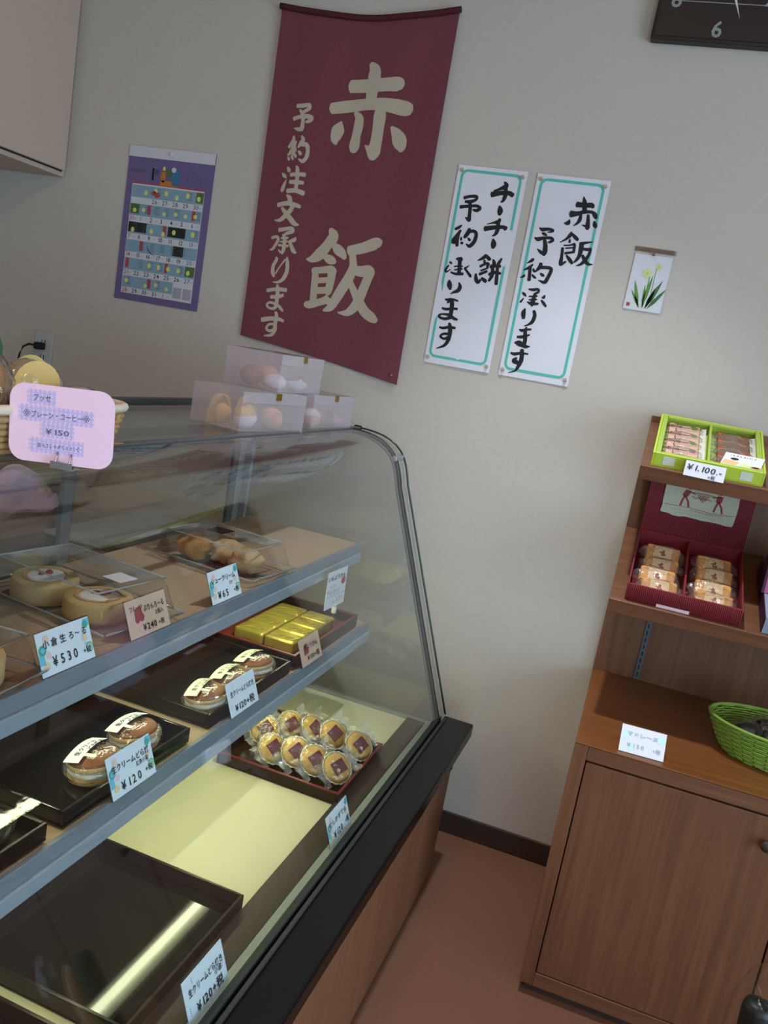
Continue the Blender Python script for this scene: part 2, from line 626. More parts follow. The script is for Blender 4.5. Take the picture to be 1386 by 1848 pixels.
SIGN1 = """
-516,1904,5 -509,1895,13 -525,1885,8 -541,1878,4
-545,1868,15 -520,1875,12 -498,1877,12 -486,1872,12
-510,1891,11 -507,1872,12 -510,1857,9 -516,1851,3
-517,1841,6 -513,1829,16 -513,1818,9
-509,1808,7 -512,1800,11 -527,1795,5 -542,1790,2
-546,1777,14 -518,1784,11 -496,1787,10 -487,1784,13
-512,1800,10 -510,1781,12 -513,1767,9 -522,1760,2
-517,1753,5 -513,1740,16 -513,1729,9
-529,1709,7 -533,1701,10 -548,1691,3
-528,1707,9 -516,1698,10 -514,1696,4
-530,1694,7 -527,1684,7
-539,1676,7 -521,1687,7 -515,1683,7
-518,1685,7 -518,1674,8
-535,1665,5 -518,1674,5
-537,1655,8 -517,1666,7
-547,1655,6 -544,1642,11 -537,1633,9 -531,1641,7
-529,1646,7 -518,1640,11 -516,1636,7
-506,1699,5 -501,1689,11 -503,1678,9
-483,1705,5 -488,1693,9 -491,1686,7
-510,1679,10 -497,1683,9 -482,1684,8
-510,1658,9 -494,1666,9 -478,1665,7
-503,1678,9 -501,1657,10 -507,1641,7
-490,1680,9 -487,1654,10 -485,1635,10
-620,1851,9 -603,1857,8 -586,1858,9 -586,1850,8 -600,1843,10 -615,1842,7
-602,1842,9 -598,1830,10 -596,1809,10 -595,1794,12 -595,1790,4
-607,1801,2 -598,1796,9
-626,1826,10 -602,1831,8 -580,1834,8 -570,1829,9 -578,1822,9 -589,1823,5
-612,1779,4 -619,1772,8 -629,1766,7
-613,1765,7 -619,1752,10 -630,1734,11 -633,1729,6
-617,1755,9 -618,1737,11 -615,1722,9
-607,1747,4 -607,1739,7
-606,1732,7 -600,1731,8
-622,1732,9 -629,1729,8
-588,1772,9 -591,1760,12 -597,1749,10 -598,1745,4
-591,1760,7 -578,1767,9 -567,1761,10 -568,1741,11 -579,1726,10 -590,1731,3
-588,1747,4 -582,1742,8 -580,1740,3
-610,1687,6 -597,1690,9 -595,1684,7
-600,1688,11 -597,1669,11 -595,1649,11
-612,1666,4 -597,1670,5 -588,1669,4
-610,1657,4 -588,1663,5
-619,1650,5 -604,1647,7 -583,1650,8
-627,1677,6 -621,1673,6
-628,1668,4 -635,1655,7 -632,1649,5 -620,1658,2
-570,1675,2 -577,1668,5 -582,1667,4
-582,1666,6 -571,1656,7 -561,1647,8 -558,1646,3
-619,1627,7 -616,1615,15 -611,1603,7
-590,1625,4 -585,1614,11 -589,1603,11 -600,1597,7 -609,1591,2
-621,1574,4 -611,1574,9 -600,1577,7 -583,1575,5
-613,1565,4 -607,1571,7
-608,1579,5 -600,1570,12 -597,1548,12 -597,1530,11
-625,1549,6 -612,1548,8 -595,1552,7 -581,1553,7
-596,1527,10 -611,1521,8 -627,1523,7 -629,1529,7 -619,1533,5 -601,1533,9 -586,1526,9 -575,1524,6
-623,1496,5 -611,1495,8 -595,1500,8 -577,1500,8
-596,1511,8 -591,1497,13 -589,1479,12 -591,1462,11 -600,1447,8 -621,1436,2
-593,1481,8 -608,1479,7 -615,1471,7 -604,1466,7 -593,1471,9
"""
SIGN2 = """
-297,1889,3 -292,1875,12 -288,1857,12 -286,1849,10
-311,1868,15 -291,1868,12 -272,1870,13 -268,1864,7
-322,1842,18 -305,1845,12 -288,1851,10 -268,1853,8 -258,1846,12 -254,1838,7
-295,1843,7 -295,1831,10 -300,1821,7 -309,1813,2
-276,1845,7 -273,1829,10 -271,1813,12 -270,1808,5
-287,1818,2 -275,1816,8
-322,1828,3 -324,1819,12 -334,1817,3
-257,1831,5 -253,1822,12 -249,1816,7
-310,1797,5 -312,1788,10 -321,1777,6 -335,1767,2
-307,1792,7 -295,1783,10 -289,1779,8
-310,1778,5 -310,1770,7
-323,1761,4 -308,1763,4 -295,1768,7
-295,1767,7 -294,1753,8 -294,1745,7
-317,1754,4 -297,1758,4
-316,1741,7 -293,1747,6
-325,1754,8 -323,1735,8 -322,1716,11 -320,1711,8 -309,1720,5
-311,1736,5 -300,1726,10 -291,1717,7
-282,1770,8 -268,1774,7 -249,1779,2
-277,1771,12 -276,1756,13 -277,1739,10 -282,1728,8 -288,1720,3
-271,1758,7 -259,1758,8 -250,1761,7
-251,1759,8 -253,1744,8 -260,1729,10 -269,1718,7 -280,1713,2
-269,1742,7 -260,1729,10 -249,1721,8 -237,1722,2
-397,1798,3 -388,1794,10 -373,1797,8 -360,1795,8 -363,1791,5 -373,1789,3
-387,1785,5 -380,1783,8 -373,1780,3
-405,1771,3 -395,1768,11 -380,1773,8 -361,1775,8 -355,1770,8 -361,1765,7 -367,1763,3
-378,1771,8 -372,1754,12 -370,1737,13 -372,1728,7
-392,1743,2 -381,1736,9 -373,1733,9
-397,1716,7 -400,1711,9 -412,1702,2
-395,1701,4 -403,1692,8 -417,1683,3
-401,1695,9 -399,1677,9 -397,1658,10
-392,1690,5 -388,1684,7 -381,1686,5
-423,1662,2 -414,1667,7 -412,1672,3
-392,1674,4 -385,1669,7 -379,1666,3
-374,1707,9 -375,1697,11 -381,1688,8
-372,1696,9 -355,1698,9 -344,1696,9 -344,1686,10 -348,1672,10 -354,1659,10 -372,1662,2
-371,1681,3 -364,1677,9 -358,1675,3
-393,1635,4 -380,1635,8 -368,1638,7 -365,1632,7 -373,1625,6
-373,1627,7 -374,1614,11 -375,1600,12 -375,1591,4
-388,1616,4 -366,1620,5
-386,1607,4 -365,1611,4
-390,1601,3 -378,1598,9 -359,1600,6
-408,1624,4 -402,1620,8 -396,1615,3
-401,1610,2 -407,1600,6 -409,1597,4
-346,1625,4 -348,1619,8 -353,1618,3
-353,1611,4 -345,1604,8 -337,1596,6
-392,1582,5 -394,1570,13 -391,1556,9
-367,1580,8 -362,1568,10 -365,1551,10 -374,1542,6 -385,1536,2
-396,1525,4 -389,1523,8 -378,1527,7 -364,1530,5
-378,1534,4 -379,1522,10 -375,1501,11 -375,1484,11
-398,1504,7 -382,1507,9 -365,1515,4
-402,1488,4 -391,1488,15 -379,1485,13 -369,1482,10 -358,1484,2
-407,1459,5 -397,1457,9 -380,1462,7 -359,1463,4
-378,1472,11 -375,1455,12 -375,1440,12 -381,1421,9 -386,1412,5 -403,1404,2
-388,1448,5 -394,1439,13 -382,1435,11
"""

# ------------------------------------------------------------------ materials
mat('wall_paper', '#c2bab1', 0.9, 0.05, 60, spec=0.15, bump=0.25, bscale=420)
mat('ceiling_board', '#c9bfb4', 0.9, 0.03, 20, spec=0.2)
mat('floor_vinyl', '#764f3d', 0.5, 0.07, 90, spec=0.35, bump=0.05, bscale=300)
mat('dark_brown', '#3a2a24', 0.5, 0.1, 30)
mat('cupboard_face', '#c2ac9e', 0.6, 0.04, 40)
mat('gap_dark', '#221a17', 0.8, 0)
wood('cab_wood_v', '#5d3a26', '#7c5136', 'z')
wood('cab_wood_x', '#5e3b26', '#7b5036', 'x')
wood('cab_top', '#6a3c1c', '#83502a', 'x', rough=0.35)
wood('case_panel', '#774a31', '#87573b', 'z', rough=0.5, scale=0.7)
mat('black_lacquer', '#090909', 0.3, 0, spec=0.22)
mat('black_matt', '#101011', 0.45, 0.1, 60)
mat('rubber', '#1b1d1c', 0.6, 0)
mat('tray_black', '#0e0b0b', 0.06, 0.15, 40, spec=0.5)
mat('tray_brown', '#1d1310', 0.3, 0.15, 40, spec=0.3)
mat('tray_red', '#6e2620', 0.35, 0.1, 40)
wood('trim_dark', '#2b211d', '#43352e', 'y', rough=0.35)
mat('rail_blue', '#929da9', 0.4, 0.03)
mat('fascia_blue', '#78828e', 0.4, 0.03)
mat('strip_grey', '#8f958a', 0.4, 0.03)
mat('alu', '#9ba1a6', 0.35, 0.03, metal=0.6)
mat('alu_blue', '#8d98a8', 0.4, 0.03, metal=0.35)
mat('alu_dark', '#5c6065', 0.4, 0.03, metal=0.4)
mat('case_body', '#6f706c', 0.6, 0.05)
mat('shelf_liner', '#b0957a', 0.8, 0.06, 25)
mat('deck_board', '#cfc8a4', 0.6, 0.04, 12)
glass('case_glass', '#f9fbfa', 1.7)
glass('clear_plastic', '#fefefe', 1.32, rough=0.04, bump=0.12, bscale=25)
glass('film_white', '#fdfdfc', 1.45, rough=0.1, bump=0.9, bscale=60, haze=0.22, boost=3.0)
glass('plastic_ridge', '#fdfdfd', 1.45, rough=0.1, haze=0.42, hazecol='#ffffff', boost=2.0)
glass('film', '#fdfdfc', 1.45, rough=0.08, bump=0.9, bscale=45, boost=3.0, haze=0.06)
glass('frosted', '#f4eef2', 1.45, rough=0.25, haze=0.22, hazecol='#ffffff')
glass('acrylic', '#f4faf8', 1.49, rough=0.0)
mat('glass_edge', '#2c3a36', 0.2, 0)
mat('white_paper', '#dcdbe4', 0.7, 0.02)
mat('card_blue', '#d9e4f2', 0.6, 0.02)
mat('card_pinkbeige', '#c9ab98', 0.7, 0.04)
mat('ink', '#1b1a1c', 0.7, 0)
mat('ink_soft', '#55535c', 0.7, 0)
mat('ink_pale', '#9fb0ba', 0.7, 0)
mat('teal', '#57b8aa', 0.6, 0.03)
mat('wash_cyan', '#c3e6ec', 0.6, 0)
mat('deco_teal', '#4aa79f', 0.6, 0)
mat('deco_cyan', '#6fc0dc', 0.6, 0)
mat('deco_yellow', '#e8d68a', 0.6, 0)
mat('deco_pink', '#e3c7cf', 0.6, 0)
mat('banner_cloth', '#76424a', 0.9, 0.14, 160, spec=0.1, bump=0.3, bscale=900)
mat('banner_hem', '#52282d', 0.9, 0.1, 160, spec=0.1)
mat('banner_white', '#b9ad9a', 0.9, 0.06, 120, spec=0.1)
mat('cal_purple', '#6a5c88', 0.7, 0.05)
mat('cal_white', '#c9c9cf', 0.7, 0.02)
mat('cal_blue', '#7f9db0', 0.7, 0.06, 80)
mat('cal_dark', '#22251f', 0.7, 0.3, 120)
mat('cal_red', '#a8434c', 0.7, 0.05)
mat('cal_yellow', '#d3d07a', 0.7, 0.05)
mat('cal_num_blue', '#3b62a0', 0.7, 0)
mat('cal_orange', '#b9722e', 0.7, 0.1)
mat('cal_green', '#4d6b3a', 0.7, 0.3, 150)
mat('cal_robe', '#3f6d95', 0.7, 0.1)
mat('pink_card', '#f2d2ee', 0.6, 0.01)
mat('lilac', '#c7b8ee', 0.7, 0)
mat('lilac_pale', '#ddd3f3', 0.7, 0)
mat('metal_clip', '#c8ccd2', 0.22, 0, metal=0.9)
mat('leaf_green', '#5b8f3f', 0.6, 0.15, 60)
mat('leaf_dark', '#3c6f37', 0.6, 0.15, 60)
mat('flower', '#d9dc96', 0.6, 0.1, 90)
mat('clock_face', '#2a211f', 0.35, 0.35, 14)
mat('clock_case', '#241b19', 0.45, 0.2, 20)
mat('numeral', '#8e9294', 0.5, 0)
mat('white_enamel', '#d4d2ce', 0.4, 0.02)
mat('outlet_plate', '#b9bcc0', 0.4, 0.02)
mat('black_rubber', '#131313', 0.5, 0)
mat('sponge', '#cf9f5e', 0.85, 0.15, 120, bump=0.5, bscale=500, spec=0.2)
mat('sponge_pale', '#dfba80', 0.85, 0.12, 150, bump=0.5, bscale=500, spec=0.2)
mat('cream', '#efe9e4', 0.6, 0.02)
mat('berry', '#a8434a', 0.5, 0.1)
mat('puff', '#bd7f36', 0.8, 0.3, 60, bump=0.8, bscale=160, spec=0.25)
mat('puff_pale', '#c9a57e', 0.8, 0.2, 60, bump=0.6, bscale=160, spec=0.25)
mat('dora_brown', '#7d4a2a', 0.6, 0.12, 60, spec=0.35)
mat('dora_side', '#c79f66', 0.8, 0.1, 80)
mat('label_paper', '#dde2c4', 0.6, 0.02)
mat('gold_foil', '#b9a548', 0.3, 0.12, 30, metal=0.4, bump=0.5, bscale=70)
mat('kasutera', '#d2a746', 0.8, 0.12, 80, bump=0.3, bscale=300)
mat('paper_cup', '#d9d3bd', 0.7, 0.04)
mat('label_maroon', '#6a2138', 0.4, 0.1, 90)
mat('label_pale', '#d9c98f', 0.5, 0.02)
mat('gold_seal', '#8a6c2a', 0.3, 0.3, 90, metal=0.6)
mat('red_box', '#7a1f28', 0.6, 0.06, 60)
mat('box_inside', '#5a151d', 0.7, 0.06)
mat('cake_gold', '#c98f4e', 0.75, 0.12, 70, bump=0.3, bscale=260)
mat('cake_label', '#d9b98f', 0.6, 0.02)
mat('print_red', '#8a3a34', 0.7, 0)
mat('label_cream', '#b9b6a2', 0.8, 0.03)
mat('green_box', '#b5cc3e', 0.55, 0.03)
mat('green_box_in', '#9fb548', 0.6, 0.04)
mat('pack_pink', '#d3a894', 0.5, 0.06, 60)
mat('pack_brown', '#7c5545', 0.45, 0.15, 60)
mat('pack_orange', '#b8562a', 0.5, 0.1)
mat('cord_red', '#8f2140', 0.6, 0)
mat('pack_white', '#d7d3cc', 0.5, 0.03)
mat('pale_sticker', '#d3d6c8', 0.6, 0)
mat('magenta', '#a0507f', 0.5, 0.05)
mat('magenta_dark', '#3c1530', 0.6, 0.05)
mat('blue_grey', '#8b93a6', 0.5, 0.04)
mat('basket_green', '#7d9c3a', 0.45, 0.12, 60)
mat('basket_green_dark', '#587628', 0.55, 0.12, 60)
mat('choc_wrap', '#2b1b19', 0.25, 0.3, 40)
mat('basket_tan', '#a98357', 0.7, 0.2, 40)
mat('basket_rim', '#cfc5b0', 0.6, 0.06, 60)
mat('basket_wood', '#c69a6b', 0.7, 0.1, 30)
mat('yellow_paper', '#d8c07c', 0.6, 0.08, 20)
mat('bun', '#a97d4a', 0.75, 0.2, 40)
mat('bun_grey', '#b3aca4', 0.7, 0.2, 40)
mat('peach', '#d9a27c', 0.6, 0.15, 50)
mat('pink_sweet', '#d29ab4', 0.6, 0.1, 50)
mat('violet_sweet', '#a884b8', 0.6, 0.1, 50)
mat('brown_sweet', '#9a6a52', 0.6, 0.15, 50)
mat('yellow_sweet', '#e0b54e', 0.6, 0.1, 50)
mat('white_sweet', '#e3e1e6', 0.6, 0.05, 50)
mat('lamp_tube', '#eff5c8', 0.5, 0, emit=15)
mat('lamp_panel', '#ffc68c', 0.5, 0, emit=8.5)
mat('counter_top', '#a9aeb0', 0.4, 0.03)
mat('counter_body', '#8f8378', 0.6, 0.04)
mat('window_frame', '#6a6f73', 0.4, 0.03, metal=0.5)
mat('pin', '#b9a98f', 0.3, 0)
mat('pin_brown', '#8a5f48', 0.4, 0)
mat('stool_wood', '#8a6a4c', 0.6, 0.1)
mat('tan_tuft', '#c9a184', 0.8, 0.2)
mat('grass_green', '#2f5a36', 0.6, 0.15)

# ------------------------------------------------------------------ the room
X0, X1, Y0, Z1 = -2.35, 2.4, -4.3, 2.72
structure(MB().box(X0 - .1, X1 + .1, Y0 - .1, 0.1, -0.1, 0).build('floor', 'floor_vinyl'))
structure(MB().box(X0 - .1, X1 + .1, Y0 - .1, 0.1, Z1, Z1 + .1).build('ceiling', 'ceiling_board'))
structure(MB().box(X0 - .1, X1 + .1, 0, 0.1, 0, Z1).build('wall_back', 'wall_paper'))
structure(MB().box(X0 - .1, X0, Y0 - .1, 0, 0, Z1).build('wall_left', 'wall_paper'))
w = MB()
w.box(X1, X1 + .1, -1.35, 0, 0, Z1)
w.box(X1, X1 + .1, Y0 - .1, -3.45, 0, Z1)
w.box(X1, X1 + .1, -3.45, -1.35, 2.1, Z1)
structure(w.build('wall_right', 'wall_paper'))
w = MB()
w.box(X0, 0.3, Y0 - .1, Y0, 0, Z1)
w.box(2.0, X1, Y0 - .1, Y0, 0, Z1)
w.box(0.3, 2.0, Y0 - .1, Y0, 0, 0.65)
w.box(0.3, 2.0, Y0 - .1, Y0, 2.35, Z1)
structure(w.build('wall_front', 'wall_paper'))
wr = MB()
for xa, xb in ((.3, .35), (1.125, 1.175), (1.95, 2.0)):
    wr.box(xa, xb, Y0 - .08, Y0 - .02, 0.65, 2.35)
wr.box(.3, 2.0, Y0 - .08, Y0 - .02, 0.65, 0.70)
wr.box(.3, 2.0, Y0 - .08, Y0 - .02, 2.30, 2.35)
win = structure(wr.build('window_1', 'window_frame'))
for i, (xa, xb) in enumerate(((.35, 1.125), (1.175, 1.95))):
    MB().box(xa, xb, Y0 - .053, Y0 - .047, 0.70, 2.30).build('pane', 'case_glass', win)
dr = MB()
for ya in (-3.45, -2.43, -1.41):
    dr.box(X1 + .02, X1 + .06, ya, ya + .06, 0, 2.1)
dr.box(X1 + .02, X1 + .06, -3.39, -1.41, 2.04, 2.1)
dr.box(X1 + .02, X1 + .06, -3.39, -1.41, 0, 0.10)
door = structure(dr.build('door_1', 'window_frame'))
for ya, yb in ((-3.39, -2.43), (-2.37, -1.41)):
    MB().box(X1 + .037, X1 + .043, ya, yb, 0.10, 2.04).build('pane', 'case_glass', door)
MB().box(X1 - .03, X1 + .02, -2.50, -2.48, 0.95, 1.2).build('door_handle', 'alu', door, bevel=.005)
structure(MB().box(-1.09, X1, -0.009, 0, 0, 0.068).box(X0, -1.12, -0.009, 0, 0, 0.068).build('baseboard_back', 'dark_brown', bevel=.003))
structure(MB().box(X1 - .009, X1, -1.35, -0.009, 0, 0.068).build('baseboard_right', 'dark_brown'))


def ceiling_lamp(loc, label, lx=0.28, ly=1.2):
    t = thing('ceiling_lamp', label, 'lamp', loc, group='fluorescent ceiling lamps')
    MB().box(-lx / 2, lx / 2, -ly / 2, ly / 2, 0.03, 0.08).build('housing', 'white_enamel', t, bevel=.006)
    MB().box(-lx / 2 + .02, lx / 2 - .02, -ly / 2 + .02, ly / 2 - .02, 0.0, 0.03).build('diffuser', 'lamp_panel', t, bevel=.008)
    return t


ceiling_lamp((-0.45, -2.35, Z1 - .08), 'long white ceiling lamp above the customer floor')


def downlight(loc, label, power=30):
    t = thing('downlight', label, 'lamp', loc, group='recessed downlights')
    MB().lathe([(.062, -.004), (.062, 0), (.05, .001), (.045, .03), (.044, .0)], 28, cap=False).build('trim_ring', 'white_enamel', t)
    d = bpy.data.lights.new('downlight_bulb', 'SPOT')
    d.energy = power
    d.color = (0.88, 0.96, 1.0)
    d.spot_size = R(72)
    d.spot_blend = 0.75
    d.shadow_soft_size = 0.035
    o = bpy.data.objects.new('downlight_bulb', d)
    o.parent = t
    o.location = (0, 0, -.006)
    col.objects.link(o)
    return t


downlight((-.17, -.62, Z1), 'small recessed ceiling downlight above the wooden cabinet', 72)

# ------------------------------------------------------------------ wall things
def banner_y(x, z):
    u, v = (x + 1.24) / .524, (z - 1.34) / .98
    y = -0.0125 - 0.0035 * math.sin(6.5 * u + 1.5 * v) * (0.4 + v) - 0.002 * math.sin(17 * u - 4 * v)
    y -= 0.004 * math.exp(-((u - v * .1 - .97) * 6) ** 2) * (1 - v)
    y -= 0.003 * math.exp(-((u - .18 - .12 * (1 - v)) * 9) ** 2) * v
    return y


BTL, BTR, BBL, BBR = (-1.246, 2.300), (-.721, 2.316), (-1.240, 1.375), (-.716, 1.313)


def banner_pt(u, v):
    x = (BTL[0] * (1 - u) + BTR[0] * u) * v + (BBL[0] * (1 - u) + BBR[0] * u) * (1 - v)
    z = (BTL[1] * (1 - u) + BTR[1] * u) * v + (BBL[1] * (1 - u) + BBR[1] * u) * (1 - v)
    z -= 0.022 * math.sin(math.pi * u) * v * v
    z += 0.004 * math.sin(math.pi * u) * (1 - v)
    return x, banner_y(x, z), z


bx, bz = -.98, 1.31
t = thing('cloth_banner', 'maroon cloth banner with large cream brush characters on the wall', 'banner', (bx, 0, bz))
m = MB()
nu, nv = 44, 70
V = []
for th in (0, 0.0014):
    for j in range(nv + 1):
        for i in range(nu + 1):
            x, y, z = banner_pt(i / nu, j / nv)
            V.append((x, y + th, z))
F = []
st = (nu + 1) * (nv + 1)
for j in range(nv):
    for i in range(nu):
        a = j * (nu + 1) + i
        F.append((a, a + 1, a + nu + 2, a + nu + 1))
        F.append((st + a, st + a + nu + 1, st + a + nu + 2, st + a + 1))
m.add(V, F, 0, None, True)
m.build('cloth', 'banner_cloth', t, org=(bx, 0, bz))
m = MB()
P = [banner_pt(i / 24, 1.0) for i in range(25)]
P = [(x - .004 + .008 * i / 24, y - .0045, z + .006) for i, (x, y, z) in enumerate(P)]
m.tube(P, 0.0085, 8)
m.build('rod_hem', 'banner_hem', t, org=(bx, 0, bz))
m = MB()
brush(m, BANNER, 0, -0.0009, banner_y)
m.build('lettering', 'banner_white', t, org=(bx, 0, bz), label='cream brush-written characters')
for px_, pz_ in ((-.73, 2.322), (-1.238, 2.306), (-.735, 1.338)):
    MB().blob(px_, banner_y(px_, pz_) - .006, pz_, .005, .005, .005, 10, 6).build('pin', 'pin_brown', t, org=(bx, 0, bz))


def rounded_ring(x0, x1, z0, z1, r, wdt, y, n=6):
    def path(i_):
        a, b, c, d, q = x0 + i_, x1 - i_, z0 + i_, z1 - i_, r - i_
        pts = []
        for cx, cz, s in ((b - q, d - q, 0), (a + q, d - q, 90), (a + q, c + q, 180), (b - q, c + q, 270)):
            for k in range(n + 1):
                w_ = R(s + 90 * k / n)
                pts.append((cx + q * math.cos(w_), y, cz + q * math.sin(w_)))
        return pts
    A_, B_ = path(0), path(wdt)
    k = len(A_)
    return A_ + B_, [(i, (i + 1) % k, k + (i + 1) % k, k + i) for i in range(k)]


def paper_sign(x0, x1, z0, z1, strokes, label):
    cx = (x0 + x1) / 2
    t = thing('paper_sign', label, 'sign', (cx, 0, z0), group='handwritten paper signs')
    m = MB()
    nn = 16
    V, F = [], []
    for j in range(nn + 1):
        z = z0 + (z1 - z0) * j / nn
        for i in range(9):
            x = x0 + (x1 - x0) * i / 8
            V.append((x, sign_y(x, z), z))
    for j in range(nn):
        for i in range(8):
            a = j * 9 + i
            F.append((a, a + 1, a + 10, a + 9))
    k = len(V)
    V += [(x, y + .0008, z) for x, y, z in V]
    F += [tuple(q + k for q in reversed(f)) for f in F]
    m.add(V, F, 0, None, True)
    m.build('sheet', 'white_paper', t, org=(cx, 0, z0))
    v, f = rounded_ring(x0 + .010, x1 - .012, z0 + .017, z1 - .010, .02, .0075, 0)
    v = [(x, sign_y(x, z) - .0005, z) for x, y, z in v]
    MB().add(v, f).build('border', 'teal', t, org=(cx, 0, z0))
    m = MB()
    brush(m, strokes, 0, -.0009, sign_y)
    m.build('lettering', 'ink', t, org=(cx, 0, z0))
    for px_, pz_ in ((x0 + .012, z1 - .014), (x1 - .012, z1 - .016), (x0 + .010, z0 + .016), (x1 - .010, z0 + .017)):
        m = MB()
        T = Matrix.Translation((px_, -.004, pz_)) @ Matrix.Rotation(R(90), 4, 'X')
        m.cyl(0, 0, -.001, .003, .0055, 14, T=T).cyl(0, 0, .003, .008, .003, 12, T=T)
        m.build('push_pin', 'pin', t, org=(cx, 0, z0))
    return t


def sign_y(x, z):
    return -.0035 - .0012 * math.sin(z * 21) * math.sin(x * 17 + 1)


paper_sign(-.651, -.457, 1.393, 1.937, SIGN1, 'white paper sign with teal border and two columns of brush writing beside the maroon banner')
paper_sign(-.430, -.235, 1.394, 1.936, SIGN2, 'white paper sign with teal border and brush writing beside the small flower card')

# calendar
cw, chh = .306, .470
t = thing('wall_calendar', 'purple framed wall calendar with rows of dates hung beside the maroon banner', 'calendar', (-1.56, 0, 1.421))
MB().box(-cw / 2, cw / 2, -.004, -.0006, 0, chh).build('sheets', ['cal_purple'], t)
m = MB()
U = lambda u: -cw / 2 + u * cw
Vv = lambda v: chh * (1 - v)
MI = ['cal_white', 'cal_blue', 'cal_dark', 'cal_red', 'cal_yellow', 'ink_soft', 'cal_num_blue', 'cal_orange', 'cal_green', 'cal_robe', 'ink', 'cal_purple']
yy = -.0046
m.rect(U(0), U(1), Vv(.068), Vv(0), yy, 0)
m.rect(U(.075), U(.925), Vv(.955), Vv(.238), yy, 0)
m.rect(U(.075), U(.925), Vv(.238), Vv(.228), yy, 3)
fig = yy - .0003
m.rect(U(.40), U(.60), Vv(.235), Vv(.20), fig, 7)
m.disc(U(.43), Vv(.175), .009, fig, 14, 7, rz=.018)
m.disc(U(.43), Vv(.128), .005, fig, 10, 4, rz=.008)
m.disc(U(.575), Vv(.175), .017, fig - .0002, 16, 9, rz=.026)
m.disc(U(.545), Vv(.128), .008, fig - .0004, 12, 0)
m.disc(U(.49), Vv(.15), .011, fig, 12, 8)
text(m, '1', U(.265), Vv(.205), .05, 10, .02, y=fig)
text(m, '月', U(.325), Vv(.165), .016, 10, y=fig)
fine_print(m, U(.04), Vv(.165), .055, .010, 10, fig, seed=4)
fine_print(m, U(.02), Vv(.195), .065, .013, 3, fig, seed=5)
for k in range(5):
    fine_print(m, U(.72 + k * .05), Vv(.11 + .012 * k), .05, .010, 5, fig, seed=k, vertical=True)
rows = ['..2627282930', '31010203040506', '07080910111213', '14151617181920', '21222324252627', '2829303101']
gy0, gh = .243, .1185
cwid = .85 / 7
for r_ in range(6):
    v0 = gy0 + r_ * gh
    m.rect(U(.08), U(.92 if r_ < 5 else .69), Vv(v0 + .081), Vv(v0 + .004), yy - .0002, 1)
    cells = [None, None, '26', '27', '28', '29', '30'] if r_ == 0 else [rows[r_][i:i + 2].lstrip('0') for i in range(0, len(rows[r_]), 2)]
    for c_, s_ in enumerate(cells):
        if not s_:
            continue
        red = c_ == 0 or (r_ == 1 and c_ == 1) or (r_ == 2 and c_ == 1)
        grey = r_ == 0 or (r_ == 5 and c_ == 4)
        mi = 5 if grey else 3 if red else 6 if c_ == 6 else 10
        text(m, s_, U(.085 + c_ * cwid), Vv(v0 + .113), .0185, mi, .008, y=fig)
        fine_print(m, U(.085 + c_ * cwid + .062), Vv(v0 + .108), .012, .006, 5, fig, seed=c_)
rnd = random.Random(3)
for r_, c_, w_ in ((0, 6.2, .7), (1, 0, .9), (2, 0, 1.8), (2, 3.9, 1.7), (3, 4.6, 1.0), (4, 6.0, .9)):
    v0 = gy0 + r_ * gh
    m.rect(U(.082 + c_ * cwid), U(.082 + (c_ + w_) * cwid), Vv(v0 + .07), Vv(v0 + .006), yy - .00035, 8 if r_ in (0, 1, 4) else 2)
for r_, c_ in ((1, 1.7), (1, 6.0), (2, 3.4), (3, 1.3), (4, 0.1), (4, 4.0), (5, 2.5)):
    v0 = gy0 + r_ * gh
    m.rect(U(.082 + c_ * cwid), U(.082 + (c_ + .33) * cwid), Vv(v0 + .068), Vv(v0 + .006), yy - .0004, 3)
for r_ in range(6):
    v0 = gy0 + r_ * gh
    for c_ in range(7 if r_ < 5 else 5):
        if r_ == 3 or rnd.random() < .25:
            continue
        m.disc(U(.082 + (c_ + .3 + rnd.random() * .2) * cwid), Vv(v0 + .03 + rnd.random() * .03), .0065, yy - .0005, 12, 4, rz=.0065 if r_ in (1, 5) else .008)
    for c_ in range(7 if r_ < 5 else 4):
        if rnd.random() < .5:
            for q in range(4):
                xx = U(.082 + (c_ + .45 + .1 * q) * cwid)
                fine_print(m, xx, Vv(v0 + .012), .028, .007, 5, yy - .00045, seed=rnd.randint(0, 99), vertical=True)
m.disc(U(.34), Vv(gy0 + .045), .009, yy - .0005, 14, 3, rz=.007)
m.disc(U(.385), Vv(gy0 + .055), .010, yy - .0006, 14, 3, rz=.008)
m.add([(U(.33), yy - .0005, Vv(.625)), (U(.36), yy - .0005, Vv(.66)), (U(.45), yy - .0005, Vv(.695)), (U(.37), yy - .0005, Vv(.672)), (U(.34), yy - .0005, Vv(.655))], [(0, 4, 3, 2, 1)], 2)
for k in range(2):
    for q in range(14):
        m.rect(U(.70 + k * .115), U(.70 + k * .115 + .095), Vv(.872 + q * .005), Vv(.870 + q * .005), yy - .0004, 5)
m.build('printed_page', MI, t)
MB().blob(0, -.008, chh - .016, .006, .005, .006, 10, 6).build('pin', 'deco_pink', t)

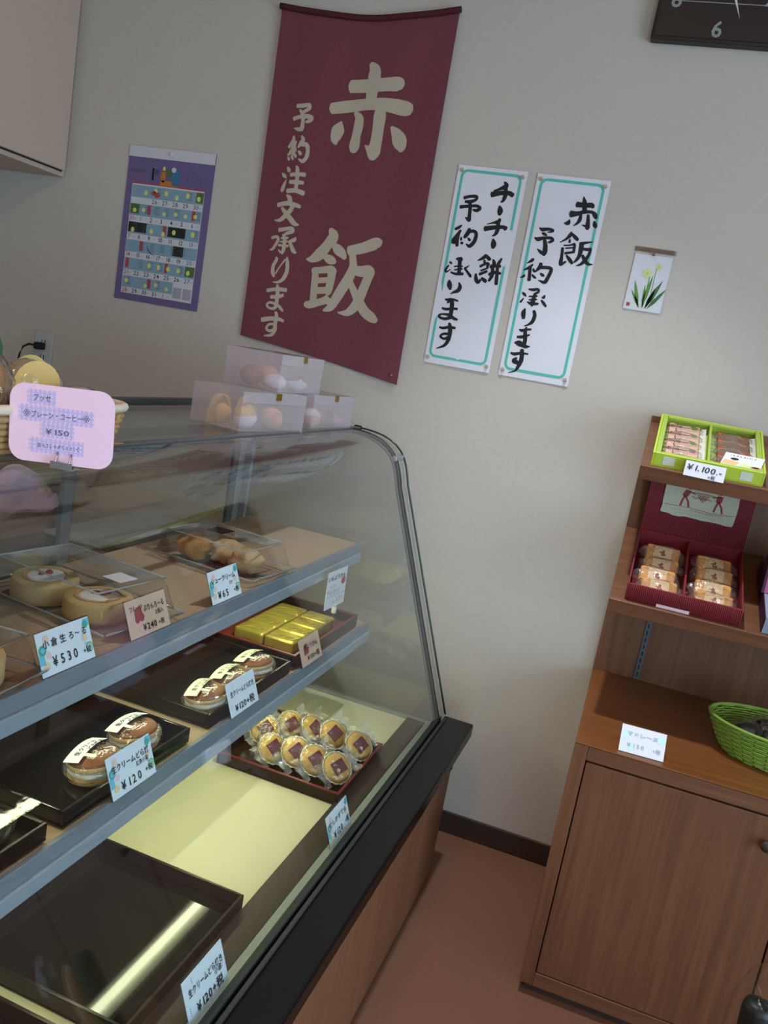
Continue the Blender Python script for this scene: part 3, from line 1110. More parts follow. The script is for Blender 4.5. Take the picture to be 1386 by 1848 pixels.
# postcard with a flower in a clear sleeve
t = thing('postcard', 'small white card with a painted yellow flower in a clear sleeve on the wall', 'card', (-.087, 0, 1.620), (0, R(.5), 0))
MB().box(-.049, .047, -.003, -.001, .002, .145).build('card_sheet', 'white_paper', t)
m = MB()
for bx_, ang, L_, wd in ((-.012, 18, .075, .010), (-.004, -8, .09, .010), (.004, -22, .085, .012), (.010, -34, .07, .010), (-.008, 34, .055, .008), (.0, 6, .062, .009), (.006, -15, .06, .010)):
    P = []
    T = Matrix.Translation((bx_, -.0035, .008)) @ Matrix.Rotation(R(-ang) * -1, 4, 'Y').inverted()
    m.add([(0, 0, 0), (wd / 2, 0, L_ * .35), (wd * .35, 0, L_ * .7), (0, 0, L_), (-wd * .35, 0, L_ * .7), (-wd / 2, 0, L_ * .35)], [(0, 1, 2, 3, 4, 5)], 0 if bx_ < .002 else 1, T)
m.rect(-.001, .001, .02, .10, -.0036, 0)
m.rect(.012, .0135, .05, .115, -.0036, 0)
for fx, fz, rr in ((-.008, .098, .015), (.018, .118, .010)):
    for k in range(6):
        T = Matrix.Translation((fx, -.0038 - k * .00005, fz)) @ Matrix.Rotation(R(60 * k), 4, 'Y')
        m.add([(0, 0, 0), (rr * .32, 0, rr * .5), (0, 0, rr), (-rr * .32, 0, rr * .5)], [(0, 1, 2, 3)], 2, T)
    m.disc(fx, fz, rr * .25, -.0042, 10, 3)
m.rect(-.043, -.034, .010, .019, -.0036, 4)
m.build('flower_print', ['leaf_green', 'leaf_dark', 'flower', 'cal_yellow', 'berry'], t)
MB().box(-.054, .054, -.0052, -.0044, 0, .163).box(-.054, .054, -.0055, -.0052, .150, .163).build('clear_sleeve', 'clear_plastic', t)
MB().blob(-.002, -.008, .146, .004, .004, .004, 10, 6).build('pin', 'pin_brown', t)

# clock
t = thing('wall_clock', 'dark square wall clock with grey numerals above the wooden cabinet', 'clock', (-.058, 0, 2.272), (0, R(.8), 0))
MB().box(-.155, .155, -.034, -.002, 0, .316).build('case_frame', 'clock_case', t, bevel=.004)
m = MB()
m.box(-.146, .146, -.0365, -.034, .008, .308, 0)
m.rect(-.12, .12, .088, .090, -.0368, 1)
m.rect(-.12, .12, .226, .228, -.0368, 1)
m.build('face', ['clock_face', 'numeral'], t)
m = MB()
for k, nx, nz in ((12, 0, .118), (2, .109, .050), (4, .109, -.064), (6, 0, -.128), (8, -.109, -.066), (10, -.109, .050)):
    m = MB()
    text(m, str(k), nx, .158 + nz - .018, .052, 0, .018, 'c', y=-.0372)
    m.build('numeral', 'numeral', t)
for name, ang, L_, wd in (('minute_hand', 155, .104, .005), ('hour_hand', 60, .07, .007)):
    T = Matrix.Translation((0, -.039, .150)) @ Matrix.Rotation(R(ang), 4, 'Y')
    m = MB()
    m.add([(-wd / 2, 0, 0), (wd / 2, 0, 0), (wd / 2, 0, L_ * .6), (0, 0, L_), (-wd / 2, 0, L_ * .6)], [(0, 1, 2, 3, 4)], 0, T)
    m.add([(-wd / 2, .001, 0), (wd / 2, .001, 0), (wd / 2, .001, L_ * .6), (0, .001, L_), (-wd / 2, .001, L_ * .6)], [(4, 3, 2, 1, 0)], 0, T)
    m.build(name, 'white_enamel', t)

# wall cupboard (staff side, top left)
t = thing('wall_cupboard', 'beige wall cupboard hanging in the upper left corner', 'cupboard', (-2.14, -.9, 1.768))
MB().box(-.208, .19, -.88, .896, .0, .94).build('body', 'cupboard_face', t, bevel=.002, org=(0, 0, 0))
for k, (ya, yb) in enumerate(((-.868, -.296), (-.290, .288), (.294, .876))):
    d = MB().box(.192, .208, ya, yb, .018, .925).build('door', 'cupboard_face', t, bevel=.001)
MB().box(.1895, .1925, -.872, .880, .014, .929).build('gap', 'gap_dark', t)

# power outlet with a black plug and cord
t = thing('power_outlet', 'pale grey power outlet with black plug low on the wall below the cupboard', 'outlet', (-1.967, 0, 1.15))
MB().box(-.036, .036, -.008, -.0005, 0, .118).build('plate', 'outlet_plate', t, bevel=.003)
for zz in (.035, .085):
    for xx in (-.0065, .0065):
        MB().box(xx - .0015, xx + .0015, -.0085, -.0078, zz - .008, zz + .008).build('slot', 'black_rubber', t)
m = MB()
T = Matrix.Translation((.0, -.02, .072))
m.box(-.012, .012, -.022, .012, -.012, .012, 0, T)
pl = m.build('plug', 'black_rubber', t, bevel=.005)
MB().tube([(-.002, -.04, .072), (-.02, -.05, .074), (-.042, -.052, .062), (-.056, -.05, .035), (-.06, -.05, .0), (-.062, -.05, -.06), (-.062, -.04, -.2), (-.062, -.03, -.29)], .0035, 8).build('cord', 'black_rubber', t)

# ------------------------------------------------------------------ display case (axes: x towards the customer, y towards the wall)
YN, YF = -2.05, -.262
O = (-.70, -1.15, 0)
case = thing('display_case', 'glass bakery display case with curved front, black ledge and tan base panel', 'display case', O, case=True)


def cpart(m, name, mats, parent=None, **kw):
    return m.build(name, mats, parent or case, org=O if parent is None else (0, 0, 0), **kw)


cpart(MB().box(-1.10, -.312, YN, -.250, 0.0, .415), 'base_body', 'case_body')
cpart(MB().box(-.311, -.296, YN, -.247, 0.004, .418), 'front_panel', 'case_panel', bevel=.002)
cpart(MB().box(-.2955, -.290, -.275, -.262, .335, .385), 'panel_catch', 'black_matt', bevel=.002)
cpart(MB().box(-.350, -.266, YN - .01, -.210, .416, .455), 'front_ledge', 'black_lacquer', bevel=.004)
cpart(MB().box(-.366, -.352, YN, -.235, .43, .462).box(-.347, -.338, YN, -.235, .4552, .460), 'glass_channel', 'rubber', bevel=.002)
cpart(MB().box(-.385, -.3665, YN, -.245, .40, .448), 'channel_strip', 'strip_grey')
cpart(MB().box(-.438, -.3855, YN + .02, -.272, .40, .446), 'front_trim', 'trim_dark', bevel=.002)
cpart(MB().box(-1.02, -.3855, -.271, -.245, .40, .444), 'end_strip', 'strip_grey')
cpart(MB().box(-1.02, -.4385, YN + .02, -.2715, .416, .438), 'deck', 'deck_board')
PROF = [(-.737, 1.187), (-.712, 1.186), (-.690, 1.1835), (-.668, 1.179), (-.646, 1.171), (-.627, 1.160), (-.611, 1.146), (-.599, 1.129), (-.590, 1.110), (-.583, 1.089), (-.575, 1.060)]
x0_, z0_ = PROF[-1]
PROF += [(x0_ + (-.350 - x0_) * k / 8, z0_ + (.456 - z0_) * k / 8) for k in range(1, 9)]
cpart(MB().strip(PROF, YN, -.205, .005), 'front_glass', 'case_glass')
edge = [(x, -.205, z) for x, z in PROF]
cpart(MB().tube(edge, .0028, 6), 'front_glass_edge', 'glass_edge')
cpart(MB().tube([(x - .004, YF, z - .004) for x, z in PROF], .0065, 8), 'end_gasket', 'rubber')
cpart(MB().tube([(x - .008, YF - .012, z - .008) for x, z in PROF], .0035, 8), 'end_gasket_bead', 'alu_dark')
endpoly = [(x - .006, z - .006) for x, z in PROF] + [(-.352, .45), (-1.03, .45), (-1.03, 1.18)]
cpart(MB().prism(endpoly, YF - .003, YF + .003), 'end_glass', 'case_glass')
cpart(MB().prism(endpoly, YN + .004, YN + .010), 'end_glass', 'case_glass')
cpart(MB().box(-.612, -.598, YF - .012, YF + .05, 1.125, 1.139), 'glass_clip', 'alu', bevel=.003)
cpart(MB().box(-1.125, -.752, YN, -.215, 1.181, 1.187), 'top_glass', 'case_glass')
cpart(MB().box(-.753, -.736, YN, -.212, 1.178, 1.190), 'top_joint', 'alu_dark', bevel=.001)
cpart(MB().box(-.755, -.735, -.212, -.204, 1.170, 1.193), 'joint_cap', 'black_matt', bevel=.001)
cpart(MB().box(-1.142, -1.124, YN, -.215, 1.150, 1.196), 'rear_rail', 'alu_dark', bevel=.002)
cpart(MB().box(-1.045, -1.015, YN, -.245, .415, .45).box(-1.045, -1.015, YN, -.245, 1.150, 1.180), 'rear_frame', 'alu')
for y_ in (-.262, -.33, YN + .02):
    cpart(MB().box(-1.042, -1.018, y_ - .012, y_ + .012, .45, 1.15), 'rear_post', 'alu', bevel=.002)
for k, (ya, yb, xo) in enumerate(((-1.03, -.345, -1.024), (-1.70, -.985, -1.036), (-2.03, -1.66, -1.024))):
    d = MB()
    for s in (ya, yb - .028):
        d.box(xo - .005, xo + .005, s, s + .028, .452, 1.149)
    d.box(xo - .005, xo + .005, ya, yb, .452, .475).box(xo - .005, xo + .005, ya, yb, 1.128, 1.149)
    d = d.build('sliding_door', 'alu_dark', case, org=O)
    MB().box(xo - .0015, xo + .0015, ya + .028, yb - .028, .475, 1.128).build('door_pane', 'case_glass', d, org=O)
for nm, xb, xf, z, y1 in (('shelf', -.977, -.646, .897, -.322), ('shelf', -.990, -.582, .697, -.335)):
    s = cpart(MB().box(xb, xf, YN + .03, y1, z - .014, z - .003), nm, 'alu')
    MB().box(xb + .002, xf, YN + .031, y1 - .001, z - .0028, z).build('shelf_liner', 'shelf_liner', s, org=O)
    f = MB().box(xf + .0005, xf + .008, YN + .03, y1, z - .022, z + .004).build('fascia', 'fascia_blue', s, org=O, bevel=.001)
    MB().box(xf + .001, xf + .013, YN + .03, y1, z - .048, z - .0225).build('price_rail', 'rail_blue', s, org=O, bevel=.002)
    lm = MB().box(xf - .075, xf - .03, -1.75, -.45, z - .030, z - .0145).build('lamp_housing', 'white_enamel', s, org=O)
    MB().tube([(xf - .052, -1.72, z - .040), (xf - .052, -.48, z - .040)], .0075, 10).build('lamp_tube', 'lamp_tube', s, org=O)
# staff-side ledge
cpart(MB().box(-1.42, -1.106, YN + .05, -.20, .775, .79), 'work_ledge', 'dark_brown', bevel=.002)
cpart(MB().box(-1.40, -1.38, YN + .1, YN + .12, 0, .774).box(-1.40, -1.38, -.27, -.25, 0, .774).box(-1.105, -1.1005, YN + .05, -.25, 0, .79), 'ledge_frame', 'alu_dark')
bd = thing('cutting_board', 'pale grey board lying on the staff ledge behind the display case', 'board', (-1.30, -.42, .7905), case=True)
MB().box(-.10, .08, -.21, .20, 0, .012).build('board', 'counter_top', bd, bevel=.004)


# ------------------------------------------------------------------ price cards
def price_card(label, loc, lines, deco='dots', w=.105, h=.061, paper='card_blue', lean=21.5, rz=90, ry=0, case_=True, stand=True):
    t = thing('price_card', label, 'price card', loc, (R(-lean), R(ry), R(rz)), group='price cards', case=case_)
    MB().box(-w / 2, w / 2, 0, .0006, .001, h).build('card_sheet', paper, t)
    m = MB()
    mats = ['ink', 'ink_soft', 'deco_teal', 'deco_cyan', 'deco_yellow', 'deco_pink', 'print_red', 'ink_pale', 'white_paper', 'wash_cyan']
    y1, y2 = -.0004, -.0007
    if deco == 'circles':
        m.rect(-w / 2, -w / 2 + .010, h * .28, h * .52, y1, 3)
        m.disc(-w / 2 + .008, h * .60, .007, y2, 16, 2)
        m.disc(-w / 2 + .008, h * .60, .0035, y2 - .0002, 12, 3)
        m.disc(-w / 2 + .012, h * .24, .006, y1, 16, 4)
        m.disc(-w / 2 + .012, h * .24, .0035, y2, 12, 5)
        m.disc(-w / 2 + .018, h * .82, .006, y1, 16, 5)
        m.disc(-w / 2 + .018, h * .82, .0025, y2, 10, 4)
        m.disc(-w / 2 + .018, h * .46, .005, y1, 14, 5)
        m.rect(w / 2 - .012, w / 2, h * .80, h * .97, y1, 3)
        m.disc(w / 2 - .009, h * .84, .0055, y2, 16, 2)
        m.disc(w / 2 - .014, h * .55, .006, y1, 16, 5)
        m.disc(w / 2 - .014, h * .55, .003, y2, 12, 4)
        m.disc(w / 2 - .0075, h * .30, .0072, y1, 16, 2)
        m.disc(w / 2 - .0075, h * .30, .0055, y2, 16, 4)
        m.disc(w / 2 - .0075, h * .30, .004, y2 - .0002, 14, 3)
        m.disc(w / 2 - .014, h * .40, .002, y2, 10, 3)
    elif deco == 'dots':
        for k in range(4):
            m.disc(-w / 2 + .008, h * (.22 + .05 * k), .0008, y1, 8, 0)
            m.disc(w / 2 - .009 + .0012 * k, h * (.45 + .05 * k), .0008, y1, 8, 0)
        for k in range(3):
            m.disc(-w / 2 + .022, h * (.80 + .05 * k), .0008, y1, 8, 0)
    elif deco == 'blot':
        for dx, dz, rr in ((0, 0, .010), (.006, -.006, .007), (-.005, -.008, .006), (.004, .007, .005)):
            m.disc(-w * .22 + dx, h * .60 + dz, rr, y1 - abs(dx) * .01, 16, 6)
    elif deco == 'wash':
        m.disc(-w * .40, h * .62, .008, y1, 16, 9)
        m.disc(w * .40, h * .72, .009, y1, 16, 9)
        m.disc(-w * .25, h * .25, .008, y1, 16, 9)
    for L in lines:
        s, x, z, size, mi = L[:5]
        kw = L[5] if len(L) > 5 else {}
        kw = dict({'bold': .012}, **kw)
        text(m, s, x, z, size, mi, y=-.0011, **kw)
    m.build('lettering', mats, t)
    if stand:
        MB().box(-w / 2 - .001, w / 2 + .001, .0008, .0022, 0, h + .002).build('card_stand', 'acrylic', t)
    return t


B_ = dict(bold=.012)
price_card('pale price card reading 530 yen beside the left roll cake pack', (-.642, -1.438, .9015),
           [('小', -.043, .039, .0125, 0, B_), ('倉', -.027, .039, .0125, 0, B_), ('生', -.010, .039, .0125, 0, B_), ('ろ', .007, .039, .012, 0, B_), ('〜', .020, .040, .010, 0, B_), ('る', .033, .039, .012, 0, B_),
            ('¥530', -.030, .011, .019, 0, dict(track=.25, width=.054)), ('+税', .030, .012, .010, 0, B_)], 'circles')
price_card('pinkish beige price card reading 240 yen in front of the roll cake pack', (-.6415, -1.250, .9015),
           [('フルーツ', -.045, .043, .010, 0, dict(width=.034)), ('ぷりんろ〜る', -.010, .038, .0115, 0, dict(bold=.012, width=.056)), ('2個入', .018, .027, .009, 0), ('¥240', -.018, .008, .015, 0, dict(width=.036)), ('+税', .022, .009, .010, 0)], 'blot', paper='card_pinkbeige')
price_card('pale price card reading 65 yen in front of the cream puff pack', (-.6415, -1.011, .9015),
           [('シュークリーム', -.046, .038, .0125, 0, dict(width=.086)), ('1ヶ', .014, .027, .010, 0), ('¥65', -.030, .008, .018, 0, dict(track=.15)), ('+税', .026, .010, .011, 0, B_)], 'circles')
price_card('pinkish beige price card reading 130 yen in front of the gold wrapped bars', (-.5715, -.7035, .7015),
           [('芋', -.034, .034, .015, 0), ('ようかん', -.018, .034, .014, 0, dict(bold=.01, width=.056)), ('¥130+税', -.022, .010, .014, 0, dict(width=.062))], 'blot', paper='card_pinkbeige')
price_card('pale blue price card reading 120 yen in front of the three dorayaki', (-.5715, -1.011, .7015),
           [('生クリームどら焼き', -.043, .037, .0115, 0, dict(width=.088)), ('¥120+税', -.034, .008, .0165, 0, dict(bold=.012, width=.072))], 'dots', h=.064)
price_card('pale price card reading 120 yen in front of the two dorayaki', (-.5715, -1.349, .7015),
           [('生クリームどら焼', -.045, .039, .0115, 0, dict(width=.090)), ('抹茶小豆', .010, .029, .008, 0, dict(width=.030)), ('¥120', -.030, .008, .018, 0, dict(track=.2, width=.052)), ('+税', .028, .012, .011, 0, B_)], 'circles', h=.064)
price_card('pale price card reading 120 yen at the black ledge near the round sponge cakes', (-.3745, -.900, .4487),
           [('むしかすてら', -.044, .036, .012, 0, dict(width=.086)), ('¥120', -.030, .010, .017, 0, dict(track=.1, width=.045)), ('+税', .026, .014, .012, 0, B_)], 'circles')
price_card('pale blue price card reading 120 yen in front of the empty black tray', (-.3745, -1.395, .4487),
           [('生クリームどら焼き', -.043, .038, .0125, 0, dict(width=.090)), ('小倉', .022, .029, .010, 0), ('¥120+税', -.030, .009, .0175, 0, dict(bold=.012, width=.070))], 'dots', h=.066)

# small sign on a clip stand behind the gold bars
t = thing('clip_sign', 'small white sign held by a white clip on a clear stem beside the gold bars', 'sign', (-.607, -.53, .7047), (0, 0, R(82)), case=True)
m = MB().cyl(0, 0, 0, .004, .012, 18).cyl(0, 0, .004, .062, .0025, 10)
m.build('stem', 'acrylic', t)
MB().cyl(0, 0, .060, .075, .006, 14).box(-.006, .006, -.003, .003, .074, .082).build('clip', 'white_enamel', t, bevel=.001)
m = MB()
T = Matrix.Translation((-.006, -.0012, .078)) @ Matrix.Rotation(R(-4), 4, 'Y')
m.box(-.045, .045, 0, .0008, 0, .095, 0, T)
m.disc(.030, .062, .010, -.0004, 18, 2, T=T)
text(m, 'いもようかん', -.042, .072, .014, 1, .02, width=.08, y=-.0006, T=T)
fine_print(m, -.030, .052, .030, .009, 1, -.0006, T, 3)
fine_print(m, -.040, .034, .062, .014, 1, -.0006, T, 8)
m.rect(-.042, .042, .030, .0308, -.0005, 1, T=T)
fine_print(m, -.016, .010, .018, .009, 1, -.0006, T, 6)
fine_print(m, .006, .012, .034, .012, 1, -.0006, T, 7)
m.build('sign_sheet', ['white_paper', 'ink', 'cal_red'], t)


# ------------------------------------------------------------------ trays
def tray(name, label, cx, cy, z, w, d, h, mats, rim=None, group='trays in the display case', th=.006, rot=0):
    t = thing(name, label, 'tray', (cx, cy, z), (0, 0, R(rot)), group=group, case=True)
    MB().box(-w / 2, w / 2, -d / 2, d / 2, 0, .004).build('bottom', mats[0], t, bevel=.001)
    m = MB()
    for s in (-1, 1):
        m.box(min(s * w / 2, s * (w / 2 - th)), max(s * w / 2, s * (w / 2 - th)), -d / 2, d / 2, .0042, h)
        m.box(-w / 2 + th, w / 2 - th, min(s * d / 2, s * (d / 2 - th)), max(s * d / 2, s * (d / 2 - th)), .0042, h)
    m.build('wall', mats[1], t, bevel=.0015)
    if rim:
        m = MB()
        for s in (-1, 1):
            a, b = sorted((s * w / 2, s * (w / 2 - th)))
            m.box(a, b, -d / 2, d / 2, h, h + .002)
            a, b = sorted((s * d / 2, s * (d / 2 - th)))
            m.box(-w / 2 + th, w / 2 - th, a, b, h, h + .002)
        m.build('rim', rim, t)
    return t


S2 = .7002
D0 = .4382
tray('lacquer_tray', 'dark brown tray with red inside edge holding gold wrapped bars', -.7300, -.585, S2, .285, .375, .030, ('tray_red', 'tray_brown'), 'tray_red')
tray('lacquer_tray', 'dark brown tray holding three dorayaki on the middle shelf', -.7245, -.955, S2, .275, .33, .026, ('tray_brown', 'tray_brown'))
tray('lacquer_tray', 'black tray holding two dorayaki on the middle shelf', -.7425, -1.335, S2, .31, .31, .026, ('tray_black', 'tray_black'))
tray('lacquer_tray', 'dark tray at the left end of the middle shelf under a clear box', -.7425, -1.685, S2, .31, .33, .026, ('tray_brown', 'tray_brown'))
tray('lacquer_tray', 'dark tray with thin red rim holding round sponge cakes', -.580, -.648, D0, .300, .283, .026, ('tray_brown', 'tray_brown'), 'tray_red')
tray('lacquer_tray', 'large empty glossy black tray on the yellow lit deck', -.588, -1.345, D0, .295, .325, .028, ('tray_black', 'tray_brown'))
tray('lacquer_tray', 'black tray at the lower left corner of the deck', -.588, -1.705, D0, .295, .325, .028, ('tray_black', 'tray_brown'))

# gold wrapped bars
proto = None
z_ = S2 + .0045
n = 0
words = [('back', 'left'), ('back', 'right')]
for r_ in range(4):
    for c_ in range(2):
        loc = (-.737 + c_ * .078, -.680 + r_ * .0615, z_ + .0)
        row = ('nearest', 'second', 'third', 'farthest')[r_]
        lab = 'gold foil bar in the %s row of the tray, on the %s side' % (row, 'ledge' if c_ else 'rear')
        if proto is None:
            proto = thing('wrapped_bar', lab, 'sweet', loc, group='gold wrapped bars', case=True)
            MB().box(-.0375, .0375, -.0298, .0298, 0, .028).build('bar', 'gold_foil', proto, bevel=.006, seg=3)
            m = MB()
            for q in range(5):
                m.tube([(-.033 + .012 * q, -.022 + .004 * (q % 3), .0283), (-.018 + .012 * q, -.012 + .006 * (q % 2), .0292), (-.004 + .009 * q, .002, .0283)], .0008, 5)
            m.build('foil_crease', 'gold_foil', proto)
        else:
            copy_thing(proto, lab, loc, (0, 0, R(random.uniform(-1.5, 1.5))), True)


# dorayaki
def dorayaki(label, loc, rz, tint):
    t = thing('dorayaki', label, 'dorayaki', loc, (R(4), R(-7), R(rz)), group='wrapped dorayaki', case=True)
    r = .040
    MB().lathe([(.012, .0), (r * .8, .001), (r * .97, .006), (r * .97, .011), (r * .85, .0135)], 28).build('lower_pancake', 'dora_side', t)
    MB().lathe([(r * .80, .0125), (r * .93, .015), (r * .93, .022), (r * .8, .0245)], 28, wob=lambda w, j: .03 * math.sin(5 * w + j)).build('cream_filling', 'cream', t)
    c = MB().lathe([(r * .85, .0235), (r * .98, .026), (r * .99, .030), (r * .95, .0335)], 28).build('upper_pancake', 'dora_side', t)
    MB().lathe([(r * .955, .0335), (r * .88, .0375), (r * .6, .0415), (r * .25, .043), (.001, .0433)], 28).build('browned_top', 'dora_brown', c)
    # printed paper band bent over the top
    m = MB()
    nn = 10
    V, F = [], []
    for i in range(nn + 1):
        u = -1 + 2 * i / nn
        zt = .0500 - .007 * u * u
        V += [(-.026, u * r * .96, zt - .003), (.000, u * r * .96, zt)]
    for i in range(nn):
        F.append((2 * i, 2 * i + 1, 2 * i + 3, 2 * i + 2))
    m.add(V, F, 0, None, True)
    q = MB()
    text(q, '生クリーム', -.026, .0, .0088, 1, .02, width=.048)
    text(q, 'どら焼き', -.010, -.0095, .0088, 1, .02, width=.038)
    vv = []
    for x, y, z in q.v:
        u = x / (r * .96)
        s = (.016 - z) / .024
        vv.append((-.026 + .026 * s, x, .0500 - .007 * u * u - .003 * (1 - s) + .0006))
    m.add(vv, q.f, 1)
    m.build('paper_band', [tint, 'ink'], t)
    MB().box(.002, .018, -.027, -.019, .0488, .0495).build('date_sticker', 'pale_sticker', t)
    MB().blob(0, 0, .0225, r * 1.12, r * 1.16, .0222, 30, 18, .03, seed=int(abs(rz)) + 1).build('wrapper', 'film', t)
    return t


zt2 = S2 + .0045
dorayaki('dorayaki nearest the camera in the tray of three', (-.628, -1.062, zt2), 8, 'label_paper')
dorayaki('middle dorayaki in the tray of three', (-.628, -.968, zt2), 0, 'label_paper')
dorayaki('dorayaki nearest the gold bars in the tray of three', (-.632, -.868, zt2), -6, 'label_paper')
dorayaki('nearer dorayaki in the black tray of two', (-.635, -1.365, zt2), 6, 'white_paper')
dorayaki('farther dorayaki in the black tray of two', (-.642, -1.258, zt2), -4, 'white_paper')

# clear box with wrapped things at the left end of the middle shelf
t = thing('clear_box', 'clear plastic box with grey wrapped sweets at the left end of the middle shelf', 'box', (-.690, -1.652, S2 + .0045), case=True)
m = MB()
for a in ((-.10, -.098, -.12, .12), (.098, .10, -.12, .12), (-.098, .098, -.12, -.118), (-.098, .098, .118, .12)):
    m.box(a[0], a[1], a[2], a[3], 0, .055)
m.box(-.10, .10, -.12, .12, .0552, .0565)
m.build('box_shell', 'clear_plastic', t, bevel=.0005)
for k in range(3):
    w = thing('wrapped_sweet', ('sweet nearest the front in the clear box', 'middle sweet in the clear box', 'rearmost sweet in the clear box')[k], 'sweet', (-.632 - .056 * k, -1.588, S2 + .0060), (0, 0, .3 * k), group='sweets in the clear box', case=True)
    MB().blob(0, 0, .02, .022, .045, .0195, 20, 10, .06, seed=k).build('sweet', 'bun_grey', w)
    MB().blob(0, 0, .0225, .025, .055, .022, 20, 10, .10, seed=k + 9).build('wrapper', 'film', w)


# round sponge cakes in paper cups
def kasutera():
    t = thing('sponge_cake', 'x', 'cake', group='wrapped sponge cakes')
    nn = 44
    wob = lambda w, j: .045 * math.cos(18 * w) * (1 if j < 3 else .6)
    MB().lathe([(.027, 0), (.030, .008), (.035, .018), (.0375, .023), (.035, .0225), (.031, .015)], nn * 2, wob=wob, cap=False).build('paper_cup', 'paper_cup', t)
    MB().lathe([(.025, .001), (.031, .014), (.033, .022), (.028, .027), (.016, .030), (.001, .031)], 28).build('cake', 'kasutera', t)
    lb = MB().box(-.0145, .0145, -.017, .017, .0312, .0322).build('label', 'label_maroon', t, bevel=.0004)
    MB().blob(0, 0, .0165, .0405, .040, .0172, 34, 16, .10, seed=4, freq=5).build('wrapper', 'film', t)
    for s in (-1, 1):
        V = []
        for i in range(9):
            V.append((-.028 + .007 * i, s * .034, .022 + .003 * math.sin(2.3 * i)))
            V.append((-.030 + .0075 * i, s * (.054 + .003 * math.sin(3 * i)), .027 + .008 * math.sin(1.7 * i + s)))
        MB().add(V, [(2 * i, 2 * i + 1, 2 * i + 3, 2 * i + 2) for i in range(8)], 0, None, True).build('wrapper_fin', 'film_white', t)
    return t


zk = D0 + .0045 + .021
spots = [(-.482, -.700, 'round sponge cake at the near ledge corner of the tray with a white diamond', 1), (-.535, -.700, 'second round sponge cake from the ledge in the near row', 0),
         (-.586, -.692, 'third round sponge cake from the ledge in the near row', 0), (-.640, -.715, 'rear round sponge cake in the near row', 0),
         (-.480, -.572, 'round sponge cake at the far ledge corner of the tray with a white diamond', 1), (-.552, -.556, 'second round sponge cake from the ledge in the far row', 0),
         (-.606, -.566, 'third round sponge cake from the ledge in the far row', 0), (-.655, -.580, 'fourth round sponge cake from the ledge in the far row', 0),
         (-.695, -.640, 'round sponge cake at the rear of the tray under the shelf', 0)]
pk = None
for i, (x, y, lab, dia) in enumerate(spots):
    rot = (R(20 + 5 * ((i * 7) % 3)), R(42 - 3 * (i % 3)), R((i * 23) % 20 - 10))
    if pk is None:
        pk = kasutera()
        pk.location = c2w(x, y, zk)
        pk.rotation_euler = (rot[0], rot[1], rot[2] - A)
        pk['label'] = lab
        o = pk
    else:
        o = copy_thing(pk, lab, (x, y, zk), rot, True)
for o in [q for q in bpy.data.objects if q.parent is None and q.get('label', '').endswith('white diamond')]:
    T = Matrix.Translation((.006, -.006, .0324)) @ Matrix.Rotation(R(45), 4, 'Z')
    MB().box(-.0035, .0035, -.0035, .0035, 0, .0004, 0, T).build('seal', 'label_pale', o)


# ------------------------------------------------------------------ packs on the upper shelf
def clam_pack(t, w, d, h):
    m = MB()
    prof = [(0, 1.0, 1.0), (.010, 1.03, 1.03), (.011, 1.09, 1.07), (.0125, 1.09, 1.07), (.0135, 1.02, 1.02), (h * .85, .90, .92), (h, .80, .86)]
    V, F = [], []
    nn = 40
    for z, kx, ky in prof:
        for i in range(nn):
            w_ = 2 * math.pi * i / nn
            c, s = math.cos(w_), math.sin(w_)
            e = .22
            V.append((w / 2 * kx * math.copysign(abs(c) ** e, c), d / 2 * ky * math.copysign(abs(s) ** e, s), z))
    for j in range(len(prof) - 1):
        for i in range(nn):
            i2 = (i + 1) % nn
            F.append((j * nn + i, j * nn + i2, (j + 1) * nn + i2, (j + 1) * nn + i))
    F.append(tuple(range((len(prof) - 1) * nn, len(prof) * nn)))
    F.append(tuple(range(nn - 1, -1, -1)))
    m.add(V, F, 0, None, True)
    m.build('clear_shell', 'clear_plastic', t)
    m = MB()
    for s in (-1, 1):
        m.tube([(s * w * .40, -d * .43, h), (s * w * .40, d * .43, h)], .0017, 6)
        m.tube([(s * w * .53, -d * .5, .012), (s * w * .53, d * .5, .012)], .002, 6)
        m.tube([(-w * .40, s * d * .43, h), (w * .40, s * d * .43, h)], .0017, 6)
        m.tube([(-w * .53, s * d * .52, .012), (w * .53, s * d * .52, .012)], .002, 6)
    m.build('shell_ridge', 'plastic_ridge', t)


def roll_slice(label, loc, rz, r=.044, h=.042, group='roll cake slices'):
    t = thing('roll_slice', label, 'cake', loc, (0, 0, R(rz)), group=group, case=True)
    MB().lathe([(r * .94, 0), (r, .006), (r, h - .004), (r * .95, h)], 32, sx=1.0, sy=1.12).build('sponge', 'sponge_pale', t)
    m = MB()
    m.lathe([(r * .60, h - .002), (r * .60, h + .0012), (r * .5, h + .0025), (.001, h + .003)], 28, sx=.95, sy=1.15)
    m.build('cream', 'cream', t)
    m = MB()
    for a, b in ((.004, .006), (-.006, -.004), (.0, .012)):
        m.blob(a, b, h + .004, .005, .008, .003, 10, 6)
    m.build('fruit', 'berry', t)
    # spiral line of the roll
    P = [((r * (.62 + .05 * k / 10)) * math.cos(.3 * k) * .97, (r * (.62 + .05 * k / 10)) * 1.13 * math.sin(.3 * k), h + .0006) for k in range(22)]
    MB().tube(P, .0018, 5).build('baked_skin', 'sponge', t)
    return t


